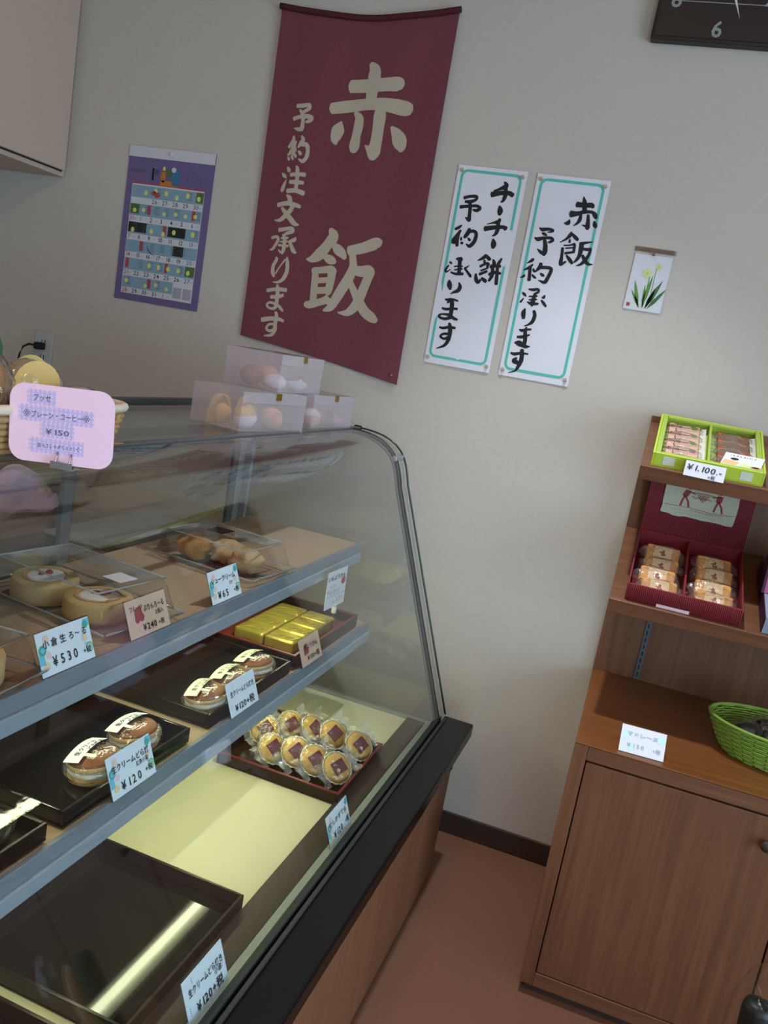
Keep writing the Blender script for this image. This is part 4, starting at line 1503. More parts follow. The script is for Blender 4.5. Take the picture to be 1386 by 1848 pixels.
S1 = .9002
t = thing('cake_pack', 'clear plastic pack with two roll cake slices on the upper shelf', 'pack', (-.805, -1.225, S1), (0, 0, R(-8)), case=True)
clam_pack(t, .285, .175, .066)
MB().box(.055, .095, -.010, .030, .0662, .0668).build('sticker', 'white_paper', t)
roll_slice('roll cake slice at the rear of the pack of two', (-.865, -1.240, S1 + .002), 20, .053, .036)
roll_slice('roll cake slice nearest the shelf edge in the pack of two', (-.748, -1.250, S1 + .002), -30, .050, .034)
t = thing('cake_pack', 'clear plastic pack with three cream puffs on the upper shelf', 'pack', (-.775, -.805, S1), (0, 0, R(-6)), case=True)
clam_pack(t, .25, .165, .062)
MB().box(-.055, -.012, .000, .045, .0622, .0628).build('sticker', 'black_lacquer', t)
MB().box(-.0555, -.0115, .0452, .049, .0622, .0629).build('sticker_edge', 'gold_seal', t)
for k, (x, y, mt, lab) in enumerate(((-.835, -.825, 'puff', 'golden brown cream puff at the rear of the pack'), (-.770, -.800, 'puff_pale', 'pale cream puff in the middle of the pack'), (-.708, -.825, 'puff_pale', 'pale cream puff nearest the shelf edge'))):
    w = thing('cream_puff', lab, 'cream puff', (x, y, S1 + .0015), (0, 0, k), group='cream puffs', case=True)
    MB().blob(0, 0, .026, .036, .036, .026, 30, 18, .20, seed=k + 20, freq=6).build('shell', mt, w)
    MB().blob(.005, 0, .040, .016, .016, .010, 14, 8, .2, seed=k).build('cracked_top', mt, w)
t = thing('cake_pack', 'clear plastic pack with pale roll slices at the left end of the upper shelf', 'pack', (-.715, -1.60, S1), (0, 0, R(4)), case=True)
clam_pack(t, .15, .22, .062)
roll_slice('pale roll slice at the left end of the upper shelf, nearer the 530 yen card', (-.705, -1.555, S1 + .002), 60, .042, .040, 'pale roll slices')
roll_slice('pale roll slice at the far left end of the upper shelf', (-.705, -1.652, S1 + .002), 130, .042, .040, 'pale roll slices')
t = thing('shelf_tag', 'strip of clear tape at the rear of the upper shelf', 'tape', (-.962, -.60, S1), case=True)
MB().box(-.012, .012, -.07, .07, 0, .0006).build('tape', 'frosted', t)

# ------------------------------------------------------------------ on top of the display case
TOP = 1.1872


def pp_box(label, ax, ay, bx_, by_, z, d=.143, h=.083, seal=True):
    """frosted box whose front bottom edge runs from (ax, ay) to (bx, by) in case axes"""
    w = math.hypot(bx_ - ax, by_ - ay)
    ang = math.atan2(by_ - ay, bx_ - ax)
    cx, cy = (ax + bx_) / 2, (ay + by_) / 2
    t = thing('frosted_box', label, 'box', (cx, cy, z), (0, 0, ang), group='frosted plastic boxes', case=True)
    m = MB()
    e = .0008
    m.box(-w / 2, w / 2, 0, e, 0, h).box(-w / 2, w / 2, d - e, d, 0, h)
    m.box(-w / 2, -w / 2 + e, e, d - e, 0, h).box(w / 2 - e, w / 2, e, d - e, 0, h)
    m.box(-w / 2 + e, w / 2 - e, e, d - e, 0, e)
    m.build('box_shell', 'frosted', t)
    m = MB()
    m.box(-w / 2, w / 2, 0, d, h, h + e).box(-w / 2, w / 2, -e, -e * .1, h - .022, h + e)
    m.build('lid', 'frosted', t)
    if seal:
        MB().box(-.002, .016, -.0022, -.0010, h - .013, h + .001).box(-.002, .016, -.0010, .008, h + .001, h + .0016).build('seal', 'gold_seal', t)
    return t, (cx, cy, z, ang)


def in_box(fr, u, v, dz=.0009):
    cx, cy, z, a = fr
    return (cx + u * math.cos(a) - v * math.sin(a), cy + u * math.sin(a) + v * math.cos(a), z + dz)


def box_sweet(fr, u, v, mt, label, rx=.026, ry=.026, rz_=.024, band=None, paper=False):
    t = thing('wrapped_sweet', label, 'sweet', in_box(fr, u, v), (0, 0, fr[3]), group='sweets in the frosted boxes', case=True)
    MB().blob(0, 0, rz_, rx, ry, rz_, 18, 10, .08, seed=int(u * 1000) + 50).build('sweet', mt, t)
    if band:
        MB().blob(0, 0, rz_ * 1.35, rx * .95, ry * .95, rz_ * .75, 18, 10, .05, seed=3).build('top', band, t)
    if paper:
        m = MB()
        for s in (-1, 1):
            P = []
            for i in range(9):
                w_ = math.pi * i / 8
                P.append((s * .012 + .030 * math.cos(w_), .002 * s, .004 + .060 * math.sin(w_)))
            n_ = len(P)
            V = P + [(x, y + .016 * s, z * .96 + .001) for x, y, z in P]
            m.add(V, [(i, i + 1, n_ + i + 1, n_ + i) for i in range(n_ - 1)], 0, None, True)
            m.add(P, [tuple(range(n_))], 0)
        m.build('paper_fold', 'yellow_paper', t)
    return t


t, f1 = pp_box('frosted box with yellow paper sweets, lower left of the stack', -.782, -.805, -.734, -.595, TOP)
t, f2 = pp_box('frosted box with pinkish sweets, lower right of the stack', -.754, -.508, -.736, -.293, TOP)
t, f3 = pp_box('frosted box on top of the two other boxes', -.781, -.655, -.774, -.440, TOP + .0846)
box_sweet(f1, -.055, .035, 'white_sweet', 'yellow and white sweet at the front of the lower left box', band='yellow_sweet', rz_=.022)
box_sweet(f1, .035, .035, 'peach', 'peach sweet at the front of the lower left box')
box_sweet(f1, -.065, .100, 'yellow_sweet', 'sweet with folded yellow paper at the rear left of the lower left box', paper=True)
box_sweet(f1, .02, .100, 'yellow_sweet', 'sweet with folded yellow paper at the rear right of the lower left box', paper=True)
box_sweet(f2, -.05, .035, 'peach', 'peach sweet with white top in the lower right box', band='white_sweet', rz_=.022)
box_sweet(f2, .02, .035, 'brown_sweet', 'brown sweet in the lower right box')
box_sweet(f2, .072, .035, 'pink_sweet', 'pink sweet in the right corner of the lower right box', rz_=.016)
box_sweet(f2, -.02, .095, 'violet_sweet', 'violet sweet at the rear of the lower right box')
box_sweet(f3, -.06, .035, 'white_sweet', 'white sweet at the front left of the top box', rz_=.018)
box_sweet(f3, .04, .035, 'white_sweet', 'white sweet at the front right of the top box', rz_=.018, band='brown_sweet')
box_sweet(f3, -.06, .100, 'brown_sweet', 'brown sweet at the rear left of the top box')
box_sweet(f3, .02, .100, 'peach', 'peach sweet at the rear right of the top box')

# woven basket with wrapped buns
bk = thing('bread_basket', 'woven tan basket with pale rim on the display case behind the pink card', 'basket', (-.86, -1.47, TOP), case=True)
bw, bl, bh = .27, .47, .060
m = MB()
for k in range(7):
    z = .004 + k * .0088
    g = .012 * (k / 6)
    nn = 72
    P = []
    for i in range(nn):
        w_ = 2 * math.pi * i / nn
        c, s = math.cos(w_), math.sin(w_)
        wv = .0022 * (1 if (i // 2 + k) % 2 else -1)
        P.append(((bw / 2 + g - .012 + wv) * math.copysign(abs(c) ** .3, c), (bl / 2 + g - .012 + wv) * math.copysign(abs(s) ** .3, s), z))
    m.tube(P, .0047, 6, closed=True)
m.build('weave', 'basket_tan', bk, kind='stuff')
m = MB()
for i in range(36):
    w_ = 2 * math.pi * (i + .5) / 36
    c, s = math.cos(w_), math.sin(w_)
    q = ((bw / 2 - .012) * math.copysign(abs(c) ** .3, c), (bl / 2 - .012) * math.copysign(abs(s) ** .3, s))
    q2 = ((bw / 2) * math.copysign(abs(c) ** .3, c), (bl / 2) * math.copysign(abs(s) ** .3, s))
    m.tube([(q[0], q[1], .002), (q2[0], q2[1], .058)], .004, 5)
m.build('stake', 'basket_wood', bk, kind='stuff')
P = [((bw / 2 + .002) * math.copysign(abs(math.cos(2 * math.pi * i / 60)) ** .3, math.cos(2 * math.pi * i / 60)), (bl / 2 + .002) * math.copysign(abs(math.sin(2 * math.pi * i / 60)) ** .3, math.sin(2 * math.pi * i / 60)), .061) for i in range(60)]
MB().tube(P, .0065, 8, closed=True).build('rim', 'basket_rim', bk)
MB().box(-bw / 2 + .012, bw / 2 - .012, -bl / 2 + .012, bl / 2 - .012, 0, .004).build('bottom', 'basket_tan', bk)


def bousse(label, loc, rot, mt='bun', paper=False, r=.045):
    t = thing('wrapped_bun', label, 'bun', loc, rot, group='wrapped buns in the basket', case=True)
    MB().lathe([(.002, -.022), (r * .6, -.019), (r * .95, -.010), (r, -.003), (r * .95, -.001)], 24, wob=lambda w, j: .02 * math.sin(7 * w)).build('lower_cake', mt, t)
    MB().lathe([(r * .9, -.001), (r * .93, .002), (r * .9, .004)], 24).build('cream', 'cream', t)
    MB().lathe([(r * .95, .004), (r, .006), (r * .95, .012), (r * .6, .020), (.002, .024)], 24, wob=lambda w, j: .02 * math.sin(6 * w + 1)).build('upper_cake', mt, t)
    MB().blob(0, 0, .001, r * 1.3, r * 1.1, .031, 26, 14, .14, seed=int(loc[1] * -100)).build('wrapper', 'film', t)
    if paper:
        m = MB()
        for dz, k in ((-.030, 1.0), (.030, .92)):
            V = [(0, 0, dz)]
            for i in range(17):
                w_ = -math.pi * .15 + math.pi * 1.3 * i / 16
                V.append((r * .95 * k * math.cos(w_), r * 1.25 * k * math.sin(w_), dz * (1 + .25 * math.sin(2 * w_))))
            m.add(V, [(0, i, i + 1) for i in range(1, 17)], 0, None, True)
            m.add([(x, y, z + .0006) for x, y, z in V], [(0, i + 1, i) for i in range(1, 17)], 0, None, True)
        m.build('paper_liner', 'yellow_paper', t)
    return t


zb = TOP + .058
bousse('wrapped bun with yellow paper standing behind the pink card', (-.900, -1.275, zb + .004), (R(90), R(10), R(55)), 'bun_grey', True, .040)
bousse('greyish wrapped bun at the wall end of the basket', (-.805, -1.275, zb - .012), (R(60), R(0), R(60)), 'bun_grey', False, .034)
bousse('wrapped brown bun at the left edge of the photo', (-.885, -1.405, zb + .012), (R(70), R(10), R(20)), 'bun', False, .046)
bousse('wrapped brown bun low at the left end of the basket', (-.835, -1.64, zb - .010), (R(30), R(12), R(40)), 'bun', False, .045)
t = thing('leaf_ornament', 'green plastic leaf strip between the wrapped buns', 'leaf', (-.945, -1.335, TOP + .004), (0, 0, R(75)), case=True)
m = MB()
for k in range(6):
    x = -.02 + k * .010
    m.add([(x - .005, 0, .06), (x + .005, 0, .06), (x + .005, .002, .115), (x, .003, .140 - .004 * abs(k - 2)), (x - .005, .002, .115)], [(0, 1, 2, 3, 4)], 0)
    m.add([(x - .005, .0008, .06), (x + .005, .0008, .06), (x + .005, .0028, .115), (x, .0038, .140 - .004 * abs(k - 2)), (x - .005, .0028, .115)], [(4, 3, 2, 1, 0)], 0)
m.box(-.026, .036, -.0005, .0008, 0, .062)
m.build('leaf_strip', 'grass_green', t)

# pink card on a metal clip stand
t = thing('pink_price_card', 'pink rounded price card on a metal clip stand on the display case', 'price card', (-.647, -1.486, TOP), (0, 0, R(15)), case=True)
w, h, r = .136, .098, .020
T = Matrix.Translation((-.006, 0, .004)) @ Matrix.Rotation(R(-3.5), 4, 'Y')
m = MB()
pl = []
for cx, cz, s in ((w / 2 - r, h - r, 0), (-w / 2 + r, h - r, 90), (-w / 2 + r, r, 180), (w / 2 - r, r, 270)):
    for k in range(8):
        w_ = R(s + 90 * k / 7)
        pl.append((cx + r * math.cos(w_), cz + r * math.sin(w_)))
m.prism(pl[::-1], 0, .0008, 0, T)
m.build('card_sheet', 'pink_card', t)
m = MB()
for xa, xb, za, zb_ in ((-.045, -.008, .074, .090), (-.056, .042, .053, .070), (-.027, .017, .034, .050), (-.041, .030, .014, .030)):
    m.rect(xa, xb, za, zb_, -.0004, 1, T)
    k = 0
    x = xa
    while x < xb - .001:
        if k % 2:
            m.rect(x, min(x + .003, xb), za - .0012, zb_ + .0012, -.0006, 2, T)
        x += .003
        k += 1
    for q in range(3):
        m.rect(xa, xb, za + (zb_ - za) * (.12 + .33 * q), za + (zb_ - za) * (.22 + .33 * q), -.0005, 2, T)
for s, x, z, sz, wd in (('ブッセ', -.038, .078, .0095, .024), ('プレーン・コーヒー', -.040, .057, .0095, .068), ('¥150', -.020, .037, .0095, .032)):
    text(m, s, x, z, sz, 0, 0, width=wd, y=-.0009, T=T)
fine_print(m, -.030, .019, .054, .006, 0, -.0009, T, 15)
for fx, fz in ((-.045, .061), (.032, .0615)):
    for k in range(6):
        m.disc(fx + .0028 * math.cos(k * 1.047), fz + .0028 * math.sin(k * 1.047), .0018, -.0009, 10, 0, r_in=.0013, T=T)
m.build('lettering', ['ink_soft', 'lilac_pale', 'lilac'], t)
m = MB().box(-.014, .014, -.010, .012, 0, .0012).box(-.014, .014, -.0105, -.0095, .0, .009)
for x in (-.009, .009):
    m.tube([(x, -.010, .006), (x, -.006, .012), (x, -.0025, .014), (x, -.0022, .020)], .0016, 6)
    m.tube([(x, .006, .002), (x, .0025, .010), (x, .0022, .018)], .0016, 6)
m.build('clip_stand', 'metal_clip', t)

# ------------------------------------------------------------------ staff-side back counter
t = thing('back_counter', 'low grey work counter along the staff side wall', 'counter', (-2.06, -1.3, 0))
MB().box(-.28, .26, -1.1, 1.28, .03, .80).build('body', 'counter_body', t)
MB().box(-.285, .29, -1.12, 1.29, .80, .84).build('worktop', 'counter_top', t, bevel=.004)
for k in range(4):
    d = MB().box(.262, .276, -1.09 + k * .59, -1.09 + k * .59 + .58, .06, .785).build('door', 'cupboard_face', t, bevel=.002)
    MB().box(.277, .290, -1.09 + k * .59 + .50, -1.09 + k * .59 + .52, .55, .68).build('handle', 'alu', d, bevel=.003)

# ------------------------------------------------------------------ wooden shelf cabinet on the right
CO = (.93, -.28, 0)
cab = thing('shelf_cabinet', 'brown wooden cabinet with plain doors and two sloping shelves above', 'cabinet', CO)
XL, XR, FY, DZ = 0.0, 1.86, -.555, .638


def kpart(m, name, mt, parent=None, **kw):
    return m.build(name, mt, parent or cab, org=CO, **kw)


kpart(MB().box(XL, XL + .03, FY, -.012, .028, DZ - .0005), 'side_panel', 'cab_wood_v', bevel=.001)
kpart(MB().box(XR - .03, XR, FY, -.012, .028, DZ - .0005), 'side_panel', 'cab_wood_v', bevel=.001)
kpart(MB().box(XL + .012, XR - .012, FY + .02, -.03, 0, .028), 'plinth', 'dark_brown')
kpart(MB().box(XL + .0305, XR - .0305, FY, -.012, .028, .062), 'bottom_rail', 'cab_wood_x', bevel=.001)
kpart(MB().box(XL + .0305, XR - .0305, FY, -.012, .606, DZ - .0005), 'top_rail', 'cab_wood_x', bevel=.001)
kpart(MB().box(XL, XR, FY, -.012, DZ, DZ + .004), 'top_board', 'cab_top', bevel=.001)
kpart(MB().box(XL + .031, XR - .031, -.03, -.015, .063, .605), 'inner_back', 'gap_dark')
kpart(MB().box(XL + .031, XR - .031, FY + .022, FY + .026, .063, .605), 'door_gap_shade', 'gap_dark')  # added dark board, its colour stands in for the shade in the door gaps
for k, (xa, xb) in enumerate(((XL + .0325, .474), (.478, .928), (.932, 1.38), (1.384, XR - .0325))):
    d = kpart(MB().box(xa, xb, FY + .002, FY + .021, .0645, .6005), 'door', 'cab_wood_v', bevel=.0015)
    kx = xb - .055 if k % 2 == 0 else xa + .055
    Tk = Matrix.Translation((kx, FY + .002, .545)) @ Matrix.Rotation(R(90), 4, 'X')
    MB().lathe([(.006, 0), (.005, .008), (.012, .014), (.013, .019), (.009, .024), (.001, .0255)], 16, T=Tk).build('knob', 'dark_brown', d, org=CO)
kpart(MB().box(XL, XR, -.028, -.010, DZ + .0042, 1.36), 'back_panel', 'cab_wood_v', bevel=.001)
for x in (.118, .93, 1.74):
    s = kpart(MB().box(x - .007, x + .007, -.031, -.0282, DZ + .006, 1.33), 'slotted_standard', 'alu_dark')
    m = MB()
    for q in range(34):
        m.box(x - .002, x + .002, -.0314, -.0309, DZ + .016 + q * .02, DZ + .028 + q * .02)
    m.build('slots', 'black_rubber', s, org=CO)
SH = {}
for key, (yf, zf, yb, zb_) in {'low': (-.40, .936, -.032, 1.056), 'high': (-.33, 1.246, -.032, 1.343)}.items():
    ph = math.atan2(zb_ - zf, yb - yf)
    L = math.hypot(yb - yf, zb_ - zf)
    SH[key] = (yf, zf, ph, L)
    T = Matrix.Translation((0, yf, zf)) @ Matrix.Rotation(ph, 4, 'X')
    s = kpart(MB().box(XL, XR, .0135, L, -.020, 0, 0, T), 'sloping_shelf', 'cab_wood_x', bevel=.001)
    MB().box(XL, XR, 0, .013, -.032, .003, 0, T).build('shelf_front', 'cab_wood_x', s, org=CO, bevel=.0015)
    for x in (.118, .93, 1.74):
        MB().box(x - .002, x + .002, .03, L - .004, -.045, -.0205, 0, T).build('bracket', 'alu_dark', s, org=CO)


def on_shelf(key, x, s, lift=0.0):
    yf, zf, ph, L = SH[key]
    return (x, yf + s * math.cos(ph) - lift * math.sin(ph), zf + s * math.sin(ph) + lift * math.cos(ph)), ph


# green gift box on the top shelf
loc, ph = on_shelf('high', .145, .155, .0006)
gb = thing('gift_box', 'lime green gift box of wrapped cakes on the top sloping shelf', 'gift box', loc, (ph, 0, R(-.5)))
gw, gd, gh_ = .246, .278, .034
m = MB()
m.box(-gw / 2, gw / 2, -gd / 2, gd / 2, 0, .003)
for s in (-1, 1):
    a, b = sorted((s * gw / 2, s * (gw / 2 - .005)))
    m.box(a, b, -gd / 2, gd / 2, .003, gh_)
    a, b = sorted((s * gd / 2, s * (gd / 2 - .005)))
    m.box(-gw / 2 + .005, gw / 2 - .005, a, b, .003, gh_)
m.build('tray', 'green_box', gb, bevel=.001)
MB().box(-.0025, .0025, -gd / 2 + .005, gd / 2 - .005, .003, gh_ - .002).build('divider', 'green_box_in', gb)
m = MB()
for s in (-1, 1):
    a, b = sorted((s * (gw / 2 - .0055), s * (gw / 2 - .017)))
    m.box(a, b, -gd / 2 + .006, gd / 2 - .006, gh_ - .008, gh_ - .001)
    a, b = sorted((s * (gd / 2 - .0055), s * (gd / 2 - .015)))
    m.box(-gw / 2 + .018, gw / 2 - .018, a, b, gh_ - .008, gh_ - .001)
m.build('inner_frame', 'green_box_in', gb, bevel=.001)
for x in (-.085, .085):
    MB().box(x - .013, x + .013, -gd / 2 - .0008, -gd / 2 - .0001, .008, .028).build('side_sticker', 'pale_sticker', gb)


def wrapped_cake(key, x, s, lift, mats, label, kind, rx=0, w=.106, d=.040):
    loc, ph = on_shelf(key, x, s, lift)
    t = thing('wrapped_cake', label, 'cake', loc, (ph + R(rx), 0, 0), group='wrapped cakes in the %s box' % ('green' if key == 'high' else 'red'))
    MB().box(-w * .36, w * .36, -d / 2, d / 2, 0, .014).build('cake', mats[0], t, bevel=.004)
    m = MB()
    if kind == 'pink':
        m.tube([(-w * .46, -.002, .0148), (w * .12, .001, .0148)], .0009, 5)
        m.tube([(-w * .20, -d / 2, .0148), (-w * .18, d / 2, .0148)], .0009, 5)
        for a in (35, -35, 145, -145):
            m.tube([(-w * .19, 0, .0150), (-w * .19 + .016 * math.cos(R(a)), .010 * math.sin(R(a)), .0155)], .0008, 5)
        m.build('cord', 'cord_red', t)
        MB().cyl(w * .22, .004, .0142, .0152, .008, 14).build('leaf_mark', mats[1], t)
    else:
        MB().lathe([(.011, .0142), (.010, .0160), (.001, .0165)], 14, T=Matrix.Translation((w * .20, 0, 0)), sx=1.1, sy=.8).build('orange_seal', 'pack_orange', t)
        MB().lathe([(.010, .0142), (.009, .0155), (.001, .016)], 14, T=Matrix.Translation((-w * .27, .006, 0)), sx=1.1, sy=.7).build('brown_mark', 'pack_orange', t)
    for s_ in (-1, 1):
        V = []
        for i in range(7):
            y = -d / 2 + d * i / 6
            V += [(s_ * w * .37, y, .008), (s_ * w * .50, y + .002 * math.sin(5 * i), .010 + .004 * math.sin(2.5 * i))]
        MB().add(V, [(2 * i, 2 * i + 1, 2 * i + 3, 2 * i + 2) for i in range(6)], 0, None, True).build('wrapper_end', 'pack_white' if s_ > 0 else 'film', t)
    MB().blob(0, 0, .0085, w * .44, d * .56, .0098, 22, 10, .06, seed=int(s * 1000)).build('wrapper', 'film', t)
    return t


posn = ('nearest the front', 'second from the front', 'in the middle', 'fourth from the front', 'at the back')
for k in range(5):
    s_ = .050 + k * .0525
    wrapped_cake('high', .085, s_, .0048, ('pack_pink', 'berry' if k < 2 else 'leaf_green'), 'pink cake pack with red cord in the green box, ' + posn[k], 'pink', rx=4, d=.046)
    wrapped_cake('high', .203, s_, .0048, ('pack_brown',), 'brown cake pack in the green box, ' + posn[k], 'brown', rx=4, d=.046)
loc, ph = on_shelf('high', .212, .035, .030)
t = thing('leaflet', 'small white leaflet with cake pictures lying on the green box', 'leaflet', loc, (ph + R(6), 0, R(-12)))
m = MB().box(-.043, .043, 0, .062, 0, .0008)
Tl = Matrix.Rotation(R(-90), 4, 'X') @ Matrix.Translation((0, 0, 0))
Tl = Matrix.Translation((0, 0, .001)) @ Matrix(((1, 0, 0, 0), (0, 0, 1, 0), (0, -1, 0, 0), (0, 0, 0, 1)))
fine_print(m, -.030, .046, .062, .008, 1, -.0002, Tl, 14)
m.disc(-.018, .034, .009, -.0002, 14, 2, rz=.006, T=Tl)
m.add([(-.042, -.0002, .004), (-.010, -.0002, .004), (-.006, -.0002, .022), (-.038, -.0002, .026)], [(0, 1, 2, 3)], 3, Tl)
m.disc(.010, .012, .014, -.0003, 16, 4, rz=.008, T=Tl)
m.disc(.032, .008, .012, -.0004, 16, 5, rz=.007, T=Tl)
m.disc(.032, .008, .008, -.0005, 16, 2, rz=.004, T=Tl)
m.build('sheet', ['white_paper', 'ink_soft', 'choc_wrap', 'sponge_pale', 'flower', 'peach'], t)
loc, ph = on_shelf('high', .139, -.013, .0035)
price_card('white price card reading 1,100 yen leaning on the lime green box', loc, [('¥1.100.-', -.040, .0155, .0185, 0, dict(bold=.008, slant=.15, width=.078)), ('+税', .008, .003, .010, 0, dict(bold=.012, slant=.1))], None, w=.088, h=.036, paper='white_paper', lean=14, rz=0, ry=1, case_=False, stand=False)

# red gift box with open lid on the lower shelf
loc, ph = on_shelf('low', .160, .158, .0006)
rb = thing('gift_box', 'dark red ribbed gift box with raised lid on the lower sloping shelf', 'gift box', loc, (ph, 0, R(-.5)))
rw, rd, rh = .252, .288, .046
m = MB()
m.box(-rw / 2, rw / 2, -rd / 2, rd / 2, 0, .003)
for s in (-1, 1):
    a, b = sorted((s * rw / 2, s * (rw / 2 - .004)))
    m.box(a, b, -rd / 2, rd / 2, .003, rh)
    a, b = sorted((s * rd / 2, s * (rd / 2 - .004)))
    m.box(-rw / 2 + .004, rw / 2 - .004, a, b, .003, rh)
m.build('tray', 'red_box', rb, bevel=.001)
m = MB()
for k in range(60):
    x = -rw / 2 + .002 + k * (rw - .004) / 59
    m.tube([(x, -rd / 2 - .0003, .002), (x, -rd / 2 - .0003, rh - .001)], .0011, 5)
m.build('front_ribs', 'red_box', rb, kind='stuff')
MB().box(-.004, .0, -rd / 2 + .004, rd / 2 - .004, .003, rh - .004).build('divider', 'red_box', rb)
MB().box(-.055, .018, -rd / 2 - .0025, -rd / 2 - .0015, .001, .010).build('price_strip', 'deco_pink', rb)
Tl = Matrix.Translation((0, rd / 2 - .001, rh)) @ Matrix.Rotation(R(-12), 4, 'X')
lid = MB().box(-rw / 2, rw / 2, 0, .004, 0, .20, 0, Tl)
for s in (-1, 1):
    a, b = sorted((s * rw / 2, s * (rw / 2 - .003)))
    lid.box(a, b, .004, .030, .0, .20, 0, Tl)
lid.box(-rw / 2, rw / 2, .004, .030, .197, .20, 0, Tl)
lid = lid.build('lid', 'red_box', rb, bevel=.001)
m = MB()
for k in range(60):
    x = -rw / 2 + .002 + k * (rw - .004) / 59
    m.tube([(x, -.0002, .001), (x, -.0002, .199)], .0011, 5, T=Tl)
m.build('lid_ribs', 'red_box', lid, kind='stuff')
m = MB()
pts = []
rnd = random.Random(2)
for k in range(13):
    pts.append((-.085 + .170 * k / 12, .052 + .004 * rnd.random()))
for k in range(9):
    pts.append((.086 + .003 * rnd.random(), .060 + .125 * k / 8))
for k in range(13):
    pts.append((.085 - .170 * k / 12, .188 + .003 * rnd.random()))
for k in range(9):
    pts.append((-.086 - .003 * rnd.random(), .183 - .125 * k / 8))
m.prism(pts, -.0032, -.0018, 0, Tl)
yl = -.0035


TF = [Tl]


def line(P_, wd, mi=1):
    for (xa, za), (xb, zb2) in zip(P_[:-1], P_[1:]):
        dx, dz = xb - xa, zb2 - za
        L_ = math.hypot(dx, dz)
        nx, nz = -dz / L_ * wd / 2, dx / L_ * wd / 2
        m.add([(xa - nx, yl, za - nz), (xb - nx, yl, zb2 - nz), (xb + nx, yl, zb2 + nz), (xa + nx, yl, za + nz)], [(0, 1, 2, 3)], mi, TF[0])


line([(-.083, .078), (-.03, .080), (.03, .077), (.083, .080)], .0012)
line([(-.02, .075), (.02, .073), (.06, .075)], .0010)
# harvest picture: two standing figures and a bunch of grapes hanging from a carried pole
TF[0] = Tl @ Matrix.Translation((0, 0, .081)) @ Matrix.Scale(.60, 4, (0, 0, 1)) @ Matrix.Translation((0, 0, -.081))
for fx, k in ((-.035, 1), (.045, -1)):
    line([(fx - .010, .081), (fx - .008, .105), (fx - .004, .128)], .005)
    line([(fx + .010, .081), (fx + .006, .105), (fx - .004, .128)], .005)
    line([(fx - .004, .125), (fx + .002 * k, .152)], .014)
    line([(fx, .148), (fx + .020 * k, .140)], .004)
    m.disc(fx + .004 * k, .163, .007, yl, 14, 1, T=TF[0])
line([(-.030, .145), (.005, .148), (.040, .145)], .003)
for q, (gx, gz) in enumerate([(gx, gz) for r_ in range(5) for gx, gz in [(.004 + (i - (4 - r_) / 2) * .006, .140 - r_ * .0065) for i in range(5 - r_)]]):
    m.disc(gx, gz, .0031, yl - .0001, 10, 1, r_in=.0018, T=TF[0])
for q in range(8):
    m.disc(-.02 + q * .006, .128 - .003 * (q % 2), .003, yl, 10, 1, r_in=.0016, T=TF[0])
fine_print(m, -.065, .068, .13, .0045, 2, yl, Tl, 11)
fine_print(m, -.045, .061, .09, .0045, 2, yl, Tl, 12)
m.build('lid_label', ['label_cream', 'print_red', 'ink_soft'], lid)


def financier(label, x, s, lift, rx, rz):
    loc, ph = on_shelf('low', x, s, lift)
    t = thing('sponge_bar', label, 'cake', loc, (ph + R(rx), 0, R(rz)), group='sponge bars in the red box')
    MB().box(-.041, .041, -.025, .025, 0, .022).build('cake', 'cake_gold', t, bevel=.007, seg=3)
    m = MB().box(-.021, .021, -.016, .019, .0221, .0226, 0)
    Tq = Matrix.Translation((0, 0, .0227)) @ Matrix(((1, 0, 0, 0), (0, 0, 1, 0), (0, -1, 0, 0), (0, 0, 0, 1)))
    m.add([(-.003, 0, -.008), (.006, 0, -.009), (.008, 0, -.004), (.003, 0, .002), (.005, 0, .007), (.0, 0, .010), (-.003, 0, .004), (-.010, 0, .002), (-.004, 0, -.002)], [tuple(range(9))], 1, Tq)
    fine_print(m, -.016, .011, .032, .0045, 2, -.0001, Tq, 13)
    m.build('label', ['cake_label', 'print_red', 'ink_soft'], t)
    MB().blob(0, 0, .012, .056, .032, .0155, 26, 12, .14, seed=int(s * 999), freq=5).build('wrapper', 'film', t)
    return t


nm4 = ('nearest the front', 'second from the front', 'third from the front', 'at the back')
for k in range(4):
    s_ = .055 + k * .056
    financier('sponge bar in the left half of the red box, ' + nm4[k], .098 + (.004, -.003, .002, .003)[k], s_ + (.004, 0, -.004, .006)[k], .012, 24, (3, -2, 1, -3)[k])
    financier('sponge bar in the right half of the red box, ' + nm4[k], .222 + (.003, -.002, .002, 0)[k], s_ + (0, -.012, .004, .004)[k], (.012, .016, .012, .012)[k], (16, 30, 24, 22)[k], (-4, 2, -2, 2)[k])

# magenta box at the right edge
loc, ph = on_shelf('low', .430, .150, .0006)
t = thing('gift_box', 'magenta gift box with dark sides at the right edge of the lower shelf', 'gift box', loc, (ph, 0, 0))
MB().box(-.10, .10, -.135, .13, 0, .040).build('box_body', 'magenta_dark', t, bevel=.001)
MB().box(-.098, .10, -.137, -.1352, .002, .040).box(-.098, .10, -.135, -.03, .0402, .041).build('front_sheet', 'blue_grey', t)
Tm = Matrix.Translation((0, -.03, .042)) @ Matrix.Rotation(R(-22), 4, 'X')
MB().box(-.10, .10, 0, .004, 0, .125, 0, Tm).build('raised_lid', 'magenta', t, bevel=.001)
MB().box(-.105, -.1005, .0, .05, 0, .125, 0, Tm).build('lid_side', 'magenta_dark', t)

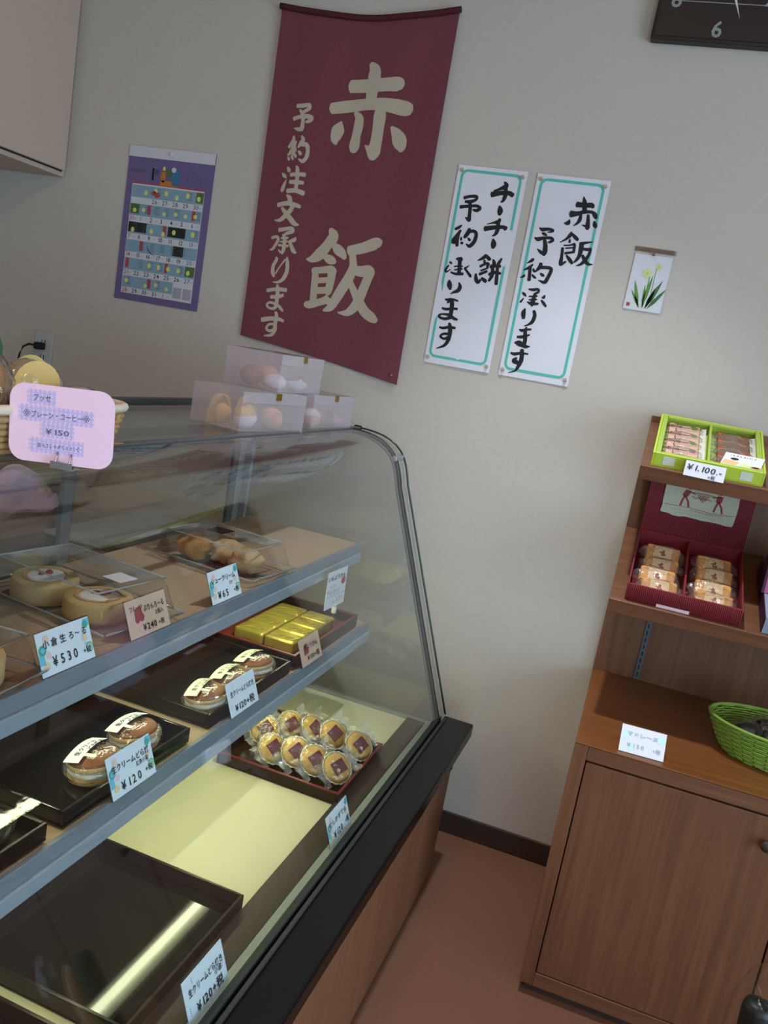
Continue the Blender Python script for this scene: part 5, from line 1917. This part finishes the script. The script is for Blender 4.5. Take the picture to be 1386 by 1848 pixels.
# madeleine card and green basket on the cabinet top
price_card('bright white price card reading 130 yen lying at the front of the cabinet top', (.140, -.535, DZ + .0045), [('マドレーヌ', -.036, .040, .011, 7, dict(width=.068)), ('¥130', -.032, .014, .013, 7, dict(track=.2, width=.040)), ('+税', .022, .014, .011, 7)], 'wash', w=.096, h=.062, paper='white_paper', lean=38, rz=3, case_=False)
ZT = DZ + .0042
gb = thing('green_basket', 'lime green oval woven basket on the cabinet top', 'basket', (.435, -.345, ZT), (0, 0, R(-4)))
sx, sy = .155, .105
nr = 15
m = MB()
for k in range(nr):
    tq = k / (nr - 1)
    z = .004 + .074 * tq
    g = .74 + .27 * tq ** .8
    nn = 64
    P = []
    for i in range(nn):
        w_ = 2 * math.pi * i / nn
        wv = .0014 * (1 if (i // 2 + k) % 2 else -1)
        P.append(((sx * g + wv) * math.cos(w_), (sy * g + wv) * math.sin(w_), z))
    m.tube(P, .0024, 5, closed=True)
m.build('weave', 'basket_green', gb, kind='stuff')
m = MB()
for i in range(32):
    w_ = 2 * math.pi * i / 32
    P = []
    for k in range(6):
        tq = k / 5
        g = .74 + .27 * tq ** .8
        P.append((sx * g * math.cos(w_), sy * g * math.sin(w_), .003 + .077 * tq))
    m.tube(P, .002, 5)
m.build('stake', 'basket_green_dark', gb, kind='stuff')
P = [((sx * 1.015) * math.cos(2 * math.pi * i / 64), (sy * 1.02) * math.sin(2 * math.pi * i / 64), .081) for i in range(64)]
MB().tube(P, .0038, 7, closed=True).build('rim', 'basket_green', gb)
MB().lathe([(.7, 0.0), (.7, .004)], 40, sx=sx, sy=sy).build('bottom', 'basket_green_dark', gb)
for k, (x, y, rz) in enumerate(((-.075, -.005, 30), (-.020, .025, -20), (.030, -.020, 60), (.070, .015, 10), (.0, -.035, 5))):
    lab = ('dark wrapped cake at the left end of the green basket', 'dark wrapped cake at the back of the green basket', 'dark wrapped cake right of the middle in the green basket', 'dark wrapped cake at the right end of the green basket', 'dark wrapped cake at the front of the green basket')[k]
    t = thing('wrapped_madeleine', lab, 'cake', (.435 + x, -.345 + y, ZT + .040 + .010 * (k % 2)), (R(14), R(-22 if k == 0 else 10), R(rz)), group='wrapped cakes in the green basket')
    MB().blob(0, 0, .017, .034, .025, .017, 24, 12, .05, seed=k).build('cake', 'choc_wrap', t)
    MB().blob(0, 0, .018, .042, .030, .020, 26, 14, .2, seed=k + 30, freq=6).build('wrapper', 'film', t)

# small display at the lower right corner: clear dome on a stool
t = thing('display_stool', 'small round wooden stool in front of the cabinet at the lower right', 'stool', (.455, -.93, 0))
MB().lathe([(.13, .225), (.135, .230), (.135, .245), (.13, .25)], 28).build('seat', 'stool_wood', t)
for k in range(3):
    w_ = R(90 + 120 * k)
    MB().tube([(.09 * math.cos(w_), .09 * math.sin(w_), .226), (.12 * math.cos(w_), .12 * math.sin(w_), 0)], .011, 8).build('leg', 'stool_wood', t)
t = thing('dark_jar', 'dark capped jar under the clear dome at the lower right corner', 'jar', (.385, -.945, .2503))
MB().lathe([(.001, 0), (.020, 0), (.023, .12), (.025, .190), (.022, .201), (.014, .205), (.001, .206)], 20, cap=False).build('jar', 'black_matt', t)
t = thing('tan_sweet', 'pale tan figure-shaped sweet beside the dark jar at the lower right corner', 'sweet', (.432, -.955, .2503))
MB().blob(0, 0, .098, .018, .018, .098, 18, 12, .12, seed=5).build('sweet', 'tan_tuft', t)
t = thing('clear_dome', 'clear plastic dome cover at the lower right corner', 'cover', (.425, -.945, .2503))
MB().lathe([(.083, 0), (.083, .16), (.079, .20), (.068, .237), (.048, .264), (.022, .280), (.001, .284)], 32, cap=False).build('dome', 'clear_plastic', t)
MB().tube([(.083 * math.cos(2 * math.pi * i / 40), .083 * math.sin(2 * math.pi * i / 40), .003) for i in range(40)], .002, 6, closed=True).build('dome_rim', 'clear_plastic', t)

bpy.context.view_layer.update()
